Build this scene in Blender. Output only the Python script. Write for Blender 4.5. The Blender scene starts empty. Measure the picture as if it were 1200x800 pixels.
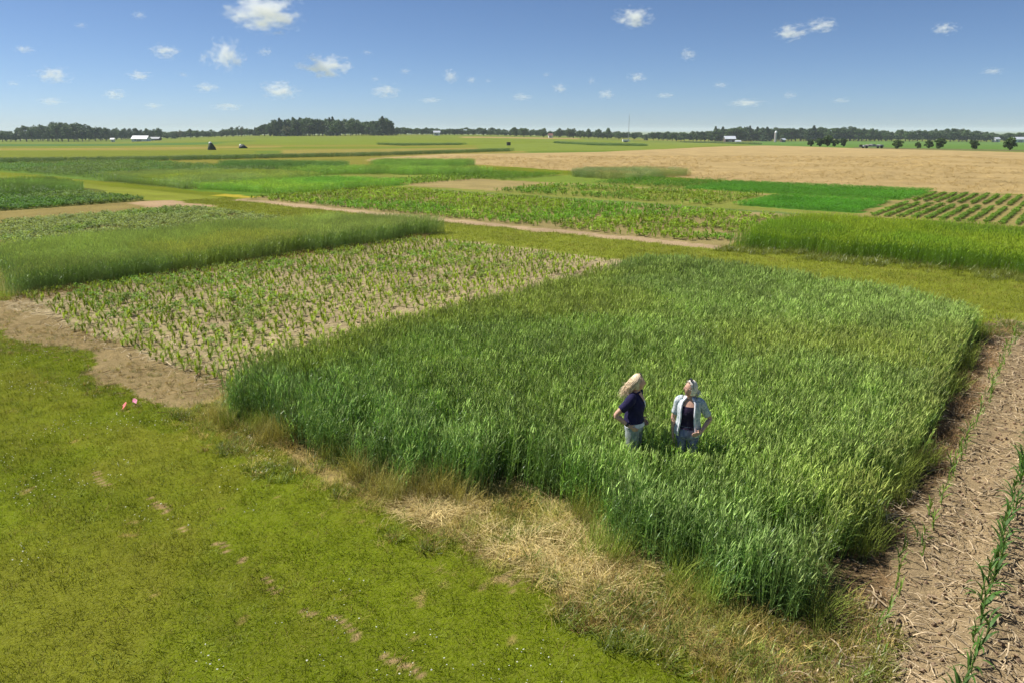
import bpy, bmesh, math, random
import numpy as np
from mathutils import Vector, Matrix, Euler
random.seed(7)
rng = np.random.default_rng(11)
SC = bpy.context.scene
COL = SC.collection
R = math.radians

# ------------------------------------------------------------------ camera, sky, sun, exposure
CAM_H, PITCH, FPX = 4.5, R(16.1), 857.0
cd = bpy.data.cameras.new('camera'); cam = bpy.data.objects.new('camera', cd); COL.objects.link(cam)
cam.location = (0, 0, CAM_H); cam.rotation_euler = (R(90) - PITCH, 0, 0)
cd.sensor_width = 36; cd.lens = 36 * FPX / 1200; cd.clip_start = 0.1; cd.clip_end = 40000
SC.camera = cam
SUN_EL, SUN_ROT = R(52), R(-70)
w = bpy.data.worlds.new('World'); SC.world = w; w.use_nodes = True
nt = w.node_tree; bg = nt.nodes['Background']
sky = nt.nodes.new('ShaderNodeTexSky'); sky.sky_type = 'NISHITA'; sky.sun_disc = False
sky.sun_elevation = SUN_EL; sky.sun_rotation = SUN_ROT
sky.altitude = 0; sky.air_density = 0.55; sky.dust_density = 0.25; sky.ozone_density = 6.0
nt.links.new(sky.outputs[0], bg.inputs[0]); bg.inputs[1].default_value = 0.068
sd = bpy.data.lights.new('sun', 'SUN'); sun = bpy.data.objects.new('sun', sd); COL.objects.link(sun)
sd.energy = 5.0; sd.angle = R(0.5); sd.color = (1.0, 0.965, 0.91)
sv = Vector((math.sin(SUN_ROT) * math.cos(SUN_EL), math.cos(SUN_ROT) * math.cos(SUN_EL), math.sin(SUN_EL)))
sun.rotation_euler = sv.to_track_quat('Z', 'Y').to_euler(); sun.location = (-20, 10, 40)
SC.view_settings.view_transform = 'Standard'; SC.view_settings.look = 'None'
SC.view_settings.exposure = 0.62; SC.view_settings.gamma = 1
SC.render.engine = 'CYCLES'
SC.cycles.max_bounces = 6; SC.cycles.transparent_max_bounces = 48; SC.cycles.diffuse_bounces = 3
SC.cycles.use_adaptive_sampling = True; SC.cycles.adaptive_threshold = 0.02

# ------------------------------------------------------------------ terrain and plan of the field
def smooth(t):
    t = np.clip(t, 0, 1); return t * t * (3 - 2 * t)
_EX = np.array([-400, 0, 130, 210, 300, 460, 560, 700, 800, 1040, 1200, 1600], float)
_EY = np.array([166.5, 166, 165.5, 163.5, 160, 159, 159.5, 163, 166, 166, 167, 167], float)
def ray(px, py):
    a = (px - 600) / FPX; b = (400 - py) / FPX
    return a, math.cos(PITCH) + b * math.sin(PITCH), -math.sin(PITCH) + b * math.cos(PITCH)
def terrain(x, y):
    """gentle swells of the farmland: level round the plots, a low rise ahead, falling away to the right"""
    x = np.asarray(x, float); y = np.asarray(y, float)
    d = np.hypot(x, y)
    az = np.where(y > 1, 600 + FPX * x / (np.maximum(y, 1) * .961 + 1.25), 600 + 1000 * np.sign(x))
    ye = np.interp(az, _EX, _EY)
    b = (400 - ye) / FPX
    tz = (-math.sin(PITCH) + b * math.cos(PITCH)) / (math.cos(PITCH) + b * math.sin(PITCH))
    z6 = CAM_H + 600 * tz
    z = z6 * smooth((y - 130) / 470)
    far = smooth((d - 760) / 900)
    return z * (1 - far) - 16 * far
def P(px, py, z=None):
    """photo pixel -> point on the ground"""
    dx, dy, dz = ray(px, py)
    t = ((0 if z is None else z) - CAM_H) / dz if dz < -1e-4 else 2000
    if z is None and dy * t > 125:
        lo, hi = 40.0, 900.0
        for _ in range(60):
            m = (lo + hi) / 2
            if CAM_H + dz * m > float(terrain(dx * m, dy * m)): lo = m
            else: hi = m
        t = lo
    return dx * t, dy * t
def at(px, d):
    """point at forward distance d in the direction of photo column px"""
    dep = d * math.cos(PITCH) + CAM_H * math.sin(PITCH)
    x = (px - 600) / FPX * dep
    return x, d, float(terrain(x, d))
# field grid: u runs away from us along the plots' right edge, v to the left along their front edge
GA = np.array((0.617, 0.787)); GB = np.array((-0.787, 0.617)); GO = np.array((2.63, 5.81))
def to_uv(x, y):
    x = np.asarray(x) - GO[0]; y = np.asarray(y) - GO[1]
    return x * GA[0] + y * GA[1], x * GB[0] + y * GB[1]
def to_xy(u, v):
    u = np.asarray(u); v = np.asarray(v)
    return GO[0] + u * GA[0] + v * GB[0], GO[1] + u * GA[1] + v * GB[1]
GRID_ANG = math.atan2(GA[1], GA[0])

def _hash(ix, iy, seed):
    h = (ix.astype(np.int64) * 374761393 + iy.astype(np.int64) * 668265263 + seed * 974634599) & 0xffffffff
    h = ((h ^ (h >> 13)) * 1274126177) & 0xffffffff
    return ((h ^ (h >> 16)) & 0xffff) / 65535.0
def vnoise(x, y, s, seed=0):
    x = np.asarray(x, float) / s; y = np.asarray(y, float) / s
    ix = np.floor(x); iy = np.floor(y); fx = x - ix; fy = y - iy
    fx = fx * fx * (3 - 2 * fx); fy = fy * fy * (3 - 2 * fy)
    a = _hash(ix, iy, seed); b = _hash(ix + 1, iy, seed); c = _hash(ix, iy + 1, seed); d = _hash(ix + 1, iy + 1, seed)
    return (a * (1 - fx) + b * fx) * (1 - fy) + (c * (1 - fx) + d * fx) * fy
def fbm(x, y, s, seed=0, o=4):
    t = 0; a = .5; n = 0
    for k in range(o):
        t = t + a * vnoise(x, y, s / 2 ** k, seed + 17 * k); n += a; a *= .55
    return t / n
def inpoly(x, y, poly):
    x = np.asarray(x); y = np.asarray(y); inside = np.zeros(x.shape, bool)
    n = len(poly); j = n - 1
    for i in range(n):
        xi, yi = poly[i]; xj, yj = poly[j]
        c = ((yi > y) != (yj > y))
        with np.errstate(divide='ignore', invalid='ignore'):
            c &= x < (xj - xi) * (y - yi) / (yj - yi + 1e-12) + xi
        inside ^= c; j = i
    return inside
WHEAT_UV = [(-.05, 0), (-.05, .4), (0, .9), (.1, 1.6), (.15, 2.1), (.62, 2.5), (.58, 3.1), (.5, 3.9), (.1, 4.2), (-.4, 4.8), (-.35, 6),
            (-.3, 7.1), (-.3, 8.3), (-.2, 9.2), (1, 9.6), (5, 9.7), (10, 9.4), (14, 9), (14.4, 8), (14.2, 5), (13.8, 3), (13.4, 1), (12.7, .15), (9, 0), (3, -.05)]
def px_poly(pts): return [P(a, b) for a, b in pts]

# ------------------------------------------------------------------ ground classes and colours (real surface colours, linear, except the strip beside the wheat with shadow painted in)
CL = ['lawn', 'bare_soil', 'dry_grass_verge', 'dirt_path', 'seedling_plot_soil', 'crop_plot_soil', 'stubble_field', 'far_pasture']
SOIL = (.29, .212, .115); LAWN = (.108, .138, .006); STRAW = (.42, .30, .12); ALLEY = (.172, .195, .024); TAN = (.335, .243, .105)
GREEN = (.085, .16, .018); DULL = (.12, .145, .022); DARKG = (.045, .085, .016)
def ground_fields(x, y):
    n = len(x)
    fr = np.clip(30 / (np.hypot(x, y) + 15), 0, 1)
    wx = (fbm(x, y, 1.1, 3, 3) - .5) + .45 * fr * (fbm(x, y, .22, 103, 2) - .5); wy = (fbm(x, y, 1.1, 41, 3) - .5) + .45 * fr * (fbm(x, y, .22, 141, 2) - .5)
    dist = np.hypot(x, y)
    amp = np.clip(.45 + dist * .012, 0, 3)
    u, v = to_uv(x + wx * amp, y + wy * amp)
    cls = np.zeros(n, int); col = np.zeros((n, 3)); lit = np.zeros(n); grs = np.ones(n)
    big = fbm(x, y, 5, 5); mid = fbm(x, y, 1.3, 9)
    # mown lawn with olive and yellower patches
    g = np.array(LAWN)[None] * (.80 + .5 * big[:, None])
    yel = smooth((mid * .6 + big * .5 - .53) * 4)[:, None]
    mow = fbm(u, v * .06, .55, 301, 3) - .5; g = g * (1 + .55 * mow)[:, None]
    g = g * (1 - .55 * yel) + np.array((.17, .16, .018))[None] * .55 * yel
    col[:] = g
    def put(mask, c, k, litter=0., grass=0., var=.5, ns=1.6):
        cls[mask] = CL.index(k); q = .75 + var * fbm(x[mask], y[mask], ns, 23, 4)
        col[mask] = np.array(c)[None] * q[:, None]; lit[mask] = litter; grs[mask] = grass
    def rect(u0, u1, v0, v1): return (u > u0) & (u < u1) & (v > v0) & (v < v1)
    # broad far country first
    far = y > 95
    put(far, (.125, .17, .018), 'far_pasture', 0, .6, .5, 40)
    streak = fbm(x * .12, y, 14, 77, 3)
    m = far & (streak > .60); put(m, (.19, .175, .03), 'far_pasture', 0, .5, .4, 30)
    m = far & (streak < .36); put(m, (.10, .155, .025), 'far_pasture', 0, .6, .4, 30)
    def band(pts, c, k='far_pasture', **kw): put(inpoly(x, y, px_poly(pts)), c, k, **kw)
    band([(-80, 174.5), (240, 172), (330, 171.3), (330, 173), (200, 175.5), (-80, 177)], (.23, .19, .045), grass=.5)
    band([(-80, 169), (130, 169), (260, 167), (260, 169), (130, 171.5), (-80, 172)], (.07, .14, .035), grass=.5)
    band([(-80, 178), (300, 176), (300, 186), (-80, 189)], (.14, .165, .02), grass=.5)
    band([(330, 176), (600, 173), (620, 179), (450, 183), (330, 182)], (.22, .185, .045), grass=.5)
    band([(300, 162), (560, 160), (720, 165), (860, 170), (700, 172), (300, 170)], (.14, .18, .02), grass=.6)
    band([(560, 170), (800, 168), (880, 169), (760, 176), (560, 178)], (.15, .19, .03), grass=.6)
    band([(880, 166), (1300, 166.5), (1300, 179), (1190, 178), (1000, 173.5), (880, 171)], (.085, .165, .03), grass=.6)
    band([(1000, 172.6), (1300, 178), (1300, 180), (1000, 174.2)], (.12, .125, .05), grass=.4)
    band([(540, 160.5), (680, 162), (680, 163.5), (540, 162)], (.30, .22, .08), grass=.4)
    # wide tan stubble
    band([(430, 187), (450, 184.5), (520, 181), (600, 180), (700, 178.5), (780, 175), (850, 171.6), (900, 170.8), (1000, 174), (1210, 179), (1330, 183), (1330, 236),
          (1200, 228), (1080, 225), (850, 212), (690, 202), (560, 193), (430, 189)], TAN, 'stubble_field', litter=.6, var=.55, ns=2.2)
    near = (y < 95)
    # blocks of plots
    put(rect(37, 58.5, -30, 17) & near, (.22, .19, .06), 'crop_plot_soil', .3)
    put(rect(36.5, 59, 8.8, 100) & near, (.17, .19, .035), 'crop_plot_soil', .2, .5)
    put(rect(37.3, 47.5, -40, 8.5), (.24, .20, .065), 'crop_plot_soil', .4)
    put(rect(48.6, 57.5, -40, 8.3), (.24, .19, .07), 'crop_plot_soil', .4)
    put(rect(38.5, 47.2, 8.8, 16), (.05, .16, .015), 'crop_plot_soil', 0, .8)
    put(rect(49, 58.5, 8.4, 24.5), (.06, .165, .015), 'crop_plot_soil', 0, .8)
    put(rect(37.5, 47, 17, 35), (.17, .185, .035), 'crop_plot_soil', .4, .4)
    put(rect(38, 48, 35, 46), (.26, .205, .08), 'dirt_path', .4)
    put(rect(49, 58, 33, 64), (.13, .19, .025), 'crop_plot_soil', .2, .6)
    put(rect(34.6, 35.6, 8, 60), (.24, .20, .085), 'dirt_path', .2)
    put(rect(35.6, 36.5, 8, 40), (.11, .15, .04), 'crop_plot_soil', 0, .5)
    put(rect(47.2, 48.2, 2, 48), (.25, .20, .075), 'dirt_path', .2)
    put(rect(22.0, 34.6, 9.9, 44.6), (.235, .19, .075), 'crop_plot_soil', .35)
    put(rect(22.3, 31, -.6, 9.8), (.10, .12, .02), 'crop_plot_soil', .2)
    put(rect(31, 36.3, -30, 9.8), (.17, .19, .04), 'crop_plot_soil', .2, .5)
    put(rect(22.5, 24.6, 44.6, 48.5), (.35, .28, .03), 'crop_plot_soil', .2, .5)
    put(rect(24, 39, 44.6, 55), (.08, .155, .016), 'crop_plot_soil', .1, .6)
    put(rect(24.4, 42, 55, 77), (.08, .11, .02), 'crop_plot_soil', .1, .6)
    put(rect(24.6, 46, 71, 120) & near, (.09, .16, .025), 'crop_plot_soil', .1, .6)
    # mown alley between the blocks, streaked along its length
    al = rect(14.6, 21.9, -40, 160) | rect(13, 22, 40, 160)
    put(al, ALLEY, 'lawn', 0, .8, .4, 2.5)
    uu, vv = u[al], v[al]
    st = fbm(uu, vv * .07, .9, 31, 3)
    col[al] = col[al] * (.8 + .45 * st[:, None])
    put(rect(21.2, 22.3, 9.5, 44), (.36, .26, .15), 'dirt_path', .35)
    # first block, leftwards
    put(rect(1, 18.2, 21.6, 29), (.13, .13, .03), 'crop_plot_soil', .3)
    put(rect(3.5, 17.2, 28.4, 41.6), (.16, .15, .05), 'crop_plot_soil', .3)
    put(rect(3, 18, 41.6, 48), (.21, .165, .055), 'dirt_path', .3, .4)
    put(rect(15.8, 18.7, 40.5, 47.2), (.36, .25, .14), 'dirt_path', .3)
    put(rect(4, 18, 48, 58.5), (.15, .16, .04), 'crop_plot_soil', .3, .2)
    put(rect(4, 20, 58.5, 72), (.08, .10, .02), 'crop_plot_soil', .2)
    put(rect(.45, 16.8, 9.6, 21.7), (.345, .275, .15), 'seedling_plot_soil', .9)
    sp = rect(-.75, .55, 9.9, 22.5)
    put(sp, (.24, .18, .082), 'dirt_path', .7)
    lw = inpoly(u, v, [(-1.2, 9), (-1.2, 17), (-.8, 16.6), (-.15, 15.4), (-.35, 14.3), (-.6, 13.4), (-.75, 12), (-.7, 11), (-.5, 9)])
    put(lw & (u < .6), LAWN, 'lawn', 0, 1)
    # verge of straw and dry grass at the front of the wheat
    vg = (u > np.interp(v, [0, 1.5, 3, 5, 7, 9.9], [-.95, -.9, -.82, -.75, -.55, -.25])) & (u < .9) & (v > -.35) & (v < 9.9)
    put(vg, (.30, .225, .085), 'dry_grass_verge', .8)
    inn = vg & (mid > .53); col[inn] = np.array((.17, .16, .03)); lit[inn] = .3
    ed = rect(-1.2, -.8, -.3, 5) & (mid + .35 * big > .80); put(ed, (.30, .22, .085), 'dry_grass_verge', .5)
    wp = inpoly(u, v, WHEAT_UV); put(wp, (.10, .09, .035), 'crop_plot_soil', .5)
    # residue-covered soil on the right
    put(rect(-.55, 15.1, -25, -.12), SOIL, 'bare_soil', .8, 0, .5, .5)
    put(rect(-.7, 14.6, -.5, .05), (.15, .10, .05), 'bare_soil', .8, 0, .5, .3)  # darker soil strip: the wheat's shadow band painted into the ground colour
    e = (u <= -.35) & (u > -1.6) & (v < .2) & (v > -25); put(e, (.29, .21, .09), 'dry_grass_verge', .6)
    # broken dead line and dead spots in the lawn
    ln = (np.abs(u + 2.5 - .05 * np.sin(v * 2)) < .03) & (v > 1) & (v < 8.6) & (fbm(x, y, .6, 61, 3) > .61)
    put(ln, (.36, .24, .12), 'lawn', .3)
    sp = (u < -1) & (fbm(x, y, .3, 71, 3) > .83); put(sp & (v < 20), (.27, .21, .06), 'lawn', .3, .4)
    return cls, col, lit, grs

# ------------------------------------------------------------------ node helpers
def new_mat(name):
    m = bpy.data.materials.new(name); m.use_nodes = True
    nt = m.node_tree; return m, nt, nt.nodes['Principled BSDF'], nt.nodes['Material Output']
def N(nt, t, **kw):
    n = nt.nodes.new(t)
    for k, v in kw.items(): setattr(n, k, v)
    return n
def mathn(nt, op, a, b=None, c=None):
    n = N(nt, 'ShaderNodeMath', operation=op)
    for i, q in enumerate((a, b, c)):
        if q is None: continue
        if isinstance(q, (int, float)): n.inputs[i].default_value = q
        else: nt.links.new(q, n.inputs[i])
    return n.outputs[0]
def mixc(nt, fac, a, b, mode='MIX'):
    n = N(nt, 'ShaderNodeMix', data_type='RGBA', blend_type=mode)
    for i, q in ((0, fac), (6, a), (7, b)):
        if isinstance(q, (int, float)): n.inputs[i].default_value = q
        elif isinstance(q, (tuple, list)): n.inputs[i].default_value = (*q[:3], 1)
        else: nt.links.new(q, n.inputs[i])
    return n.outputs[2]
def noise(nt, vec, scale, detail=4, rough=.55):
    n = N(nt, 'ShaderNodeTexNoise'); n.inputs['Scale'].default_value = scale
    n.inputs['Detail'].default_value = detail; n.inputs['Roughness'].default_value = rough
    if vec is not None: nt.links.new(vec, n.inputs['Vector'])
    return n.outputs['Fac']
def ramp(nt, fac, pts):
    n = N(nt, 'ShaderNodeValToRGB'); e = n.color_ramp.elements
    while len(e) < len(pts): e.new(.5)
    for k, (p, c) in enumerate(pts):
        e[k].position = p; e[k].color = (*c, 1) if isinstance(c, (tuple, list)) else (c, c, c, 1)
    nt.links.new(fac, n.inputs[0]); return n.outputs[0]

def ground_material():
    m, nt, bs, out = new_mat('ground')
    att = N(nt, 'ShaderNodeAttribute', attribute_name='albedo'); aux = N(nt, 'ShaderNodeAttribute', attribute_name='aux')
    sep = N(nt, 'ShaderNodeSeparateColor'); nt.links.new(aux.outputs['Color'], sep.inputs[0])
    lit, grs = sep.outputs[0], sep.outputs[1]
    pos = N(nt, 'ShaderNodeNewGeometry').outputs['Position']
    f1 = noise(nt, pos, 34, 5, .65); f2 = noise(nt, pos, 7, 4, .6); f3 = noise(nt, pos, 1.3, 3, .5)
    v = mathn(nt, 'ADD', mathn(nt, 'MULTIPLY', f1, .9), mathn(nt, 'MULTIPLY', f2, .6))
    v = mathn(nt, 'ADD', v, .25)
    base = mixc(nt, 1.0, att.outputs['Color'], N(nt, 'ShaderNodeCombineColor').outputs[0], 'MULTIPLY')
    comb = [n for n in nt.nodes if n.bl_idname == 'ShaderNodeCombineColor'][0]
    for i in range(3): nt.links.new(v, comb.inputs[i])
    # straw litter: pale slivers in three directions
    fac = None
    for ang, sc in ((.3, 9), (1.5, 11), (2.5, 8)):
        mp = N(nt, 'ShaderNodeMapping'); mp.inputs['Rotation'].default_value = (0, 0, ang); mp.inputs['Scale'].default_value = (sc * .55, sc * 5.5, 1)
        nt.links.new(pos, mp.inputs['Vector'])
        q = ramp(nt, noise(nt, mp.outputs[0], 1, 2, .5), [(.60, 0.), (.68, 1.)])
        fac = q if fac is None else mathn(nt, 'MAXIMUM', fac, q)
    fac = mathn(nt, 'MULTIPLY', fac, mathn(nt, 'MULTIPLY', lit, .8))
    base = mixc(nt, fac, base, (.44, .33, .17))
    # green and yellow flecks in grass
    q = ramp(nt, noise(nt, pos, 22, 3, .7), [(.42, 0.), (.62, 1.)])
    base = mixc(nt, mathn(nt, 'MULTIPLY', mathn(nt, 'MULTIPLY', q, grs), .30), base, (.20, .20, .045))
    nt.links.new(base, bs.inputs['Base Color']); bs.inputs['Roughness'].default_value = .95; bs.inputs['Specular IOR Level'].default_value = .02
    bp = N(nt, 'ShaderNodeBump'); bp.inputs['Strength'].default_value = .7; bp.inputs['Distance'].default_value = .05
    nt.links.new(mathn(nt, 'ADD', f1, mathn(nt, 'MULTIPLY', fac, .5)), bp.inputs['Height']); nt.links.new(bp.outputs[0], bs.inputs['Normal'])
    return m
M_GROUND = ground_material()

def grid_patch(x0, x1, y0, y1, s, hole=None):
    xs = np.arange(x0, x1 + s * .5, s); ys = np.arange(y0, y1 + s * .5, s)
    X, Y = np.meshgrid(xs, ys); nx, ny = len(xs), len(ys)
    i, j = np.meshgrid(np.arange(nx - 1), np.arange(ny - 1)); a = (j * nx + i).ravel()
    q = np.stack([a, a + 1, a + nx + 1, a + nx], 1)
    if hole:
        cx = (xs[i] + s / 2).ravel(); cy = (ys[j] + s / 2).ravel()
        q = q[~((cx > hole[0]) & (cx < hole[1]) & (cy > hole[2]) & (cy < hole[3]))]
    return X.ravel(), Y.ravel(), q
GR = [(-15, 15, 2, 20, .06, None), (-60, 45, -4, 76, .25, (-15, 15, 2, 20)), (-180, 220, -20, 220, .8, None), (-640, 720, -60, 800, 6.0, None)]
GR[2] = (-180, 220, -20, 220, .8, (-60, 45, -4, 76)); GR[3] = (-660, 700, -68, 812, 4.0, (-180, 220, -20, 220))
parts = {k: [[], [], [], [], 0] for k in range(len(CL))}
for x0, x1, y0, y1, s, hole in GR + [(-9060, 9140, -3268, 12012, 40.0, (-660, 700, -68, 812))]:
    # holes lie on multiples of the coarser step so the patches meet edge to edge
    X, Y, q = grid_patch(x0, x1, y0, y1, s, hole)
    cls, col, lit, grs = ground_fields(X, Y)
    Z = terrain(X, Y)
    if s < .1:
        ed = smooth(np.minimum.reduce([X - x0, x1 - X, Y - y0, y1 - Y]) / 1.0)
        rough = np.where(lit > .6, .05, .02)
        u, v = to_uv(X, Y)
        tuss = fbm(X, Y, .35, 91, 3) - .5
        row = np.where((u > -.5) & (u < 15) & (v < 0), .03 * np.cos((v + .62) * 2 * math.pi / .76), 0)
        Z = Z + ed * (rough * tuss * 2 + row * .6)
    fc = cls[q[:, 0]]
    for k in range(len(CL)):
        sel = q[fc == k]
        if not len(sel): continue
        used, inv = np.unique(sel, return_inverse=True)
        p = parts[k]
        p[0].append(np.stack([X[used], Y[used], Z[used]], 1)); p[1].append(inv.reshape(-1, 4) + p[4])
        p[2].append(col[used]); p[3].append(np.stack([lit[used], grs[used], used * 0.], 1)); p[4] += len(used)
def mesh_np(name, co, quads):
    me = bpy.data.meshes.new(name); me.vertices.add(len(co)); me.vertices.foreach_set('co', co.astype(np.float32).ravel())
    n = quads.shape[1]
    me.loops.add(quads.size); me.loops.foreach_set('vertex_index', quads.astype(np.int32).ravel())
    me.polygons.add(len(quads)); me.polygons.foreach_set('loop_start', np.arange(0, quads.size, n, dtype=np.int32))
    me.update(calc_edges=True); return me
for k, nm in enumerate(CL):
    p = parts[k]
    if not p[0]: continue
    me = mesh_np(nm, np.concatenate(p[0]), np.concatenate(p[1]))
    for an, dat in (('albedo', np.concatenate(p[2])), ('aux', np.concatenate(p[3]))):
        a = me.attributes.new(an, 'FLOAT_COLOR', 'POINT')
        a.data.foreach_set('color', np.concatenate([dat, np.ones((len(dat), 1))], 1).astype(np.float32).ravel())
    me.materials.append(M_GROUND); me.polygons.foreach_set('use_smooth', np.ones(len(me.polygons), bool))
    o = bpy.data.objects.new(nm, me); COL.objects.link(o); o['kind'] = 'structure'
    o['label'] = {'lawn': 'mown grass lawn and grass alley between the crop plots', 'bare_soil': 'bare brown soil strewn with old stalks at the right',
        'dry_grass_verge': 'strip of straw and dry grass along the front of the wheat', 'dirt_path': 'worn brown earth at plot ends and between plots',
        'seedling_plot_soil': 'pale soil of the sparse seedling plot', 'crop_plot_soil': 'soil under the farther crop plots',
        'stubble_field': 'wide tan field in the right distance', 'far_pasture': 'distant green farmland reaching the tree line'}[nm]

# ------------------------------------------------------------------ small mesh builder
class MB:
    def __init__(s): s.v = []; s.f = []; s.m = []
    def blade(s, base, az, length, width, el0, droop, segs=4, mat=0, twist=0.):
        """a tapering leaf that starts at elevation el0 and bends down by droop"""
        p = Vector(base); step = length / segs; prev = None
        for i in range(segs + 1):
            t = i / segs; wd = width * (.55 + .9 * t if t < .35 else .87 * (1 - (t - .35) / .65) ** .8 + .0) * .5
            sa = az + math.pi / 2 + twist * t
            sd = Vector((math.cos(sa), math.sin(sa), 0)) * wd
            if i == segs:
                s.v.append(tuple(p)); k = len(s.v) - 1; s.f.append((prev, prev + 1, k)); s.m.append(mat)
            else:
                s.v += [tuple(p - sd), tuple(p + sd)]; k = len(s.v) - 2
                if prev is not None: s.f.append((prev, prev + 1, k + 1, k)); s.m.append(mat)
                prev = k
            e = el0 - droop * t * t - droop * .2 * t
            p = p + Vector((math.cos(az) * math.cos(e), math.sin(az) * math.cos(e), math.sin(e))) * step
        return p
    def tube(s, pts, radii, sides=5, mat=0, cap=True):
        rings = []
        for i, p in enumerate(pts):
            p = Vector(p); a = Vector(pts[max(i - 1, 0)]); b = Vector(pts[min(i + 1, len(pts) - 1)])
            d = (b - a); d = d.normalized() if d.length > 1e-9 else Vector((0, 0, 1))
            x = d.orthogonal().normalized() if i == 0 else (x - d * x.dot(d)).normalized()
            y = d.cross(x); r = radii[i]; k = len(s.v)
            for j in range(sides):
                t = 2 * math.pi * j / sides; s.v.append(tuple(p + (x * math.cos(t) + y * math.sin(t)) * r))
            rings.append(k)
        for a, b in zip(rings, rings[1:]):
            for j in range(sides):
                q = (j + 1) % sides; s.f.append((a + j, a + q, b + q, b + j)); s.m.append(mat)
        if cap:
            s.f.append(tuple(rings[-1] + j for j in range(sides))); s.m.append(mat)
            s.f.append(tuple(rings[0] + j for j in reversed(range(sides)))); s.m.append(mat)
    def quad(s, c, n, up, sx, sy, mat=0):
        c = Vector(c); n = Vector(n).normalized(); a = n.cross(Vector(up)); a = a.normalized() if a.length > 1e-6 else n.orthogonal().normalized()
        b = a.cross(n); k = len(s.v)
        s.v += [tuple(c - a * sx - b * sy * .3), tuple(c - b * sy), tuple(c + a * sx - b * sy * .2), tuple(c + b * sy)]
        s.f.append((k, k + 1, k + 2, k + 3)); s.m.append(mat)
    def box(s, x0, x1, y0, y1, z0, z1, mat=0):
        k = len(s.v); s.v += [(x0, y0, z0), (x1, y0, z0), (x1, y1, z0), (x0, y1, z0), (x0, y0, z1), (x1, y0, z1), (x1, y1, z1), (x0, y1, z1)]
        for f in ((3, 2, 1, 0), (4, 5, 6, 7), (0, 1, 5, 4), (1, 2, 6, 5), (2, 3, 7, 6), (3, 0, 4, 7)):
            s.f.append(tuple(k + i for i in f)); s.m.append(mat)
    def loft(s, rings, sides=16, mat=0, cap=True):
        """rings: (cx, cy, cz, rx, ry)"""
        ks = []
        for cx, cy, cz, rx, ry in rings:
            ks.append(len(s.v))
            for j in range(sides):
                t = 2 * math.pi * j / sides; s.v.append((cx + rx * math.cos(t), cy + ry * math.sin(t), cz))
        for a, b in zip(ks, ks[1:]):
            for j in range(sides):
                q = (j + 1) % sides; s.f.append((a + j, a + q, b + q, b + j)); s.m.append(mat)
        if cap:
            s.f.append(tuple(ks[-1] + j for j in range(sides))); s.m.append(mat)
    def mesh(s, name, mats, smooth_=False):
        me = bpy.data.meshes.new(name); me.from_pydata(s.v, [], s.f)
        for m in (mats if isinstance(mats, (list, tuple)) else [mats]): me.materials.append(m)
        me.polygons.foreach_set('material_index', s.m)
        if smooth_: me.polygons.foreach_set('use_smooth', np.ones(len(s.f), bool))
        me.update(); return me
    def obj(s, name, mats, parent=None, smooth_=False):
        o = bpy.data.objects.new(name, s.mesh(name, mats, smooth_)); COL.objects.link(o)
        if parent: o.parent = parent
        return o
def tag(o, label=None, cat=None, group=None, kind=None):
    if label: o['label'] = label
    if cat: o['category'] = cat
    if group: o['group'] = group
    if kind: o['kind'] = kind
    return o
def empty(name, loc, rz=0, label=None, cat=None, group=None):
    o = bpy.data.objects.new(name, None); COL.objects.link(o); o.location = loc; o.rotation_euler = (0, 0, rz)
    o.empty_display_size = .1
    return tag(o, label, cat, group)

# ------------------------------------------------------------------ plant materials
def plant_mat(name, col, mode, var=.35, trans=.3, spec=.3, rough=.5, patch=0.):
    """mode 'tint': colour times the instance's tint; 'object': varied per object; 'plain'"""
    m, nt, bs, out = new_mat(name)
    if mode == 'tint':
        a = N(nt, 'ShaderNodeAttribute', attribute_name='tint', attribute_type='INSTANCER')
        c = mixc(nt, 1.0, col, a.outputs['Color'], 'MULTIPLY')
    else:
        rnd = N(nt, 'ShaderNodeObjectInfo').outputs['Random']
        c = mixc(nt, rnd, tuple(x * (1 - var) for x in col), tuple(x * (1 + var) for x in col)) if mode == 'object' else None
        if c is None:
            q = N(nt, 'ShaderNodeRGB'); q.outputs[0].default_value = (*col, 1); c = q.outputs[0]
    pos = N(nt, 'ShaderNodeNewGeometry').outputs['Position']
    n1 = ramp(nt, noise(nt, pos, 45 if not patch else patch, 3), [(.3, .60), (.7, 1.42)])
    c = mixc(nt, 1.0, c, n1, 'MULTIPLY')
    nt.links.new(c, bs.inputs['Base Color']); bs.inputs['Roughness'].default_value = rough; bs.inputs['Specular IOR Level'].default_value = spec
    if trans:
        tr = N(nt, 'ShaderNodeBsdfTranslucent'); nt.links.new(mixc(nt, 1.0, c, (1.25, 1.2, .6), 'MULTIPLY'), tr.inputs[0])
        mx = N(nt, 'ShaderNodeMixShader'); mx.inputs[0].default_value = trans
        nt.links.new(bs.outputs[0], mx.inputs[1]); nt.links.new(tr.outputs[0], mx.inputs[2]); nt.links.new(mx.outputs[0], out.inputs[0])
    return m
M_BLADE = plant_mat('leaf_blade', (1, 1, 1), 'tint', trans=.42, spec=.4, rough=.4)
M_LEAFY = plant_mat('leafy', (1, 1, 1), 'tint', trans=.35, spec=.12, rough=.6)
M_LAWN = plant_mat('lawn_blade', (1, 1, 1), 'tint', trans=.3, spec=.05)
M_STEM = plant_mat('stem', (1.15, 1.05, 1.0), 'tint', trans=.1)
M_EAR = plant_mat('ear', (1.95, 1.5, 2.0), 'tint', trans=.2, spec=.2)
M_DRY = plant_mat('dry_blade', (1, 1, 1), 'tint', trans=.15, spec=.1, rough=.8)
M_WHITE = plant_mat('flower_white', (.75, .75, .68), 'plain', trans=.2)

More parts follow.
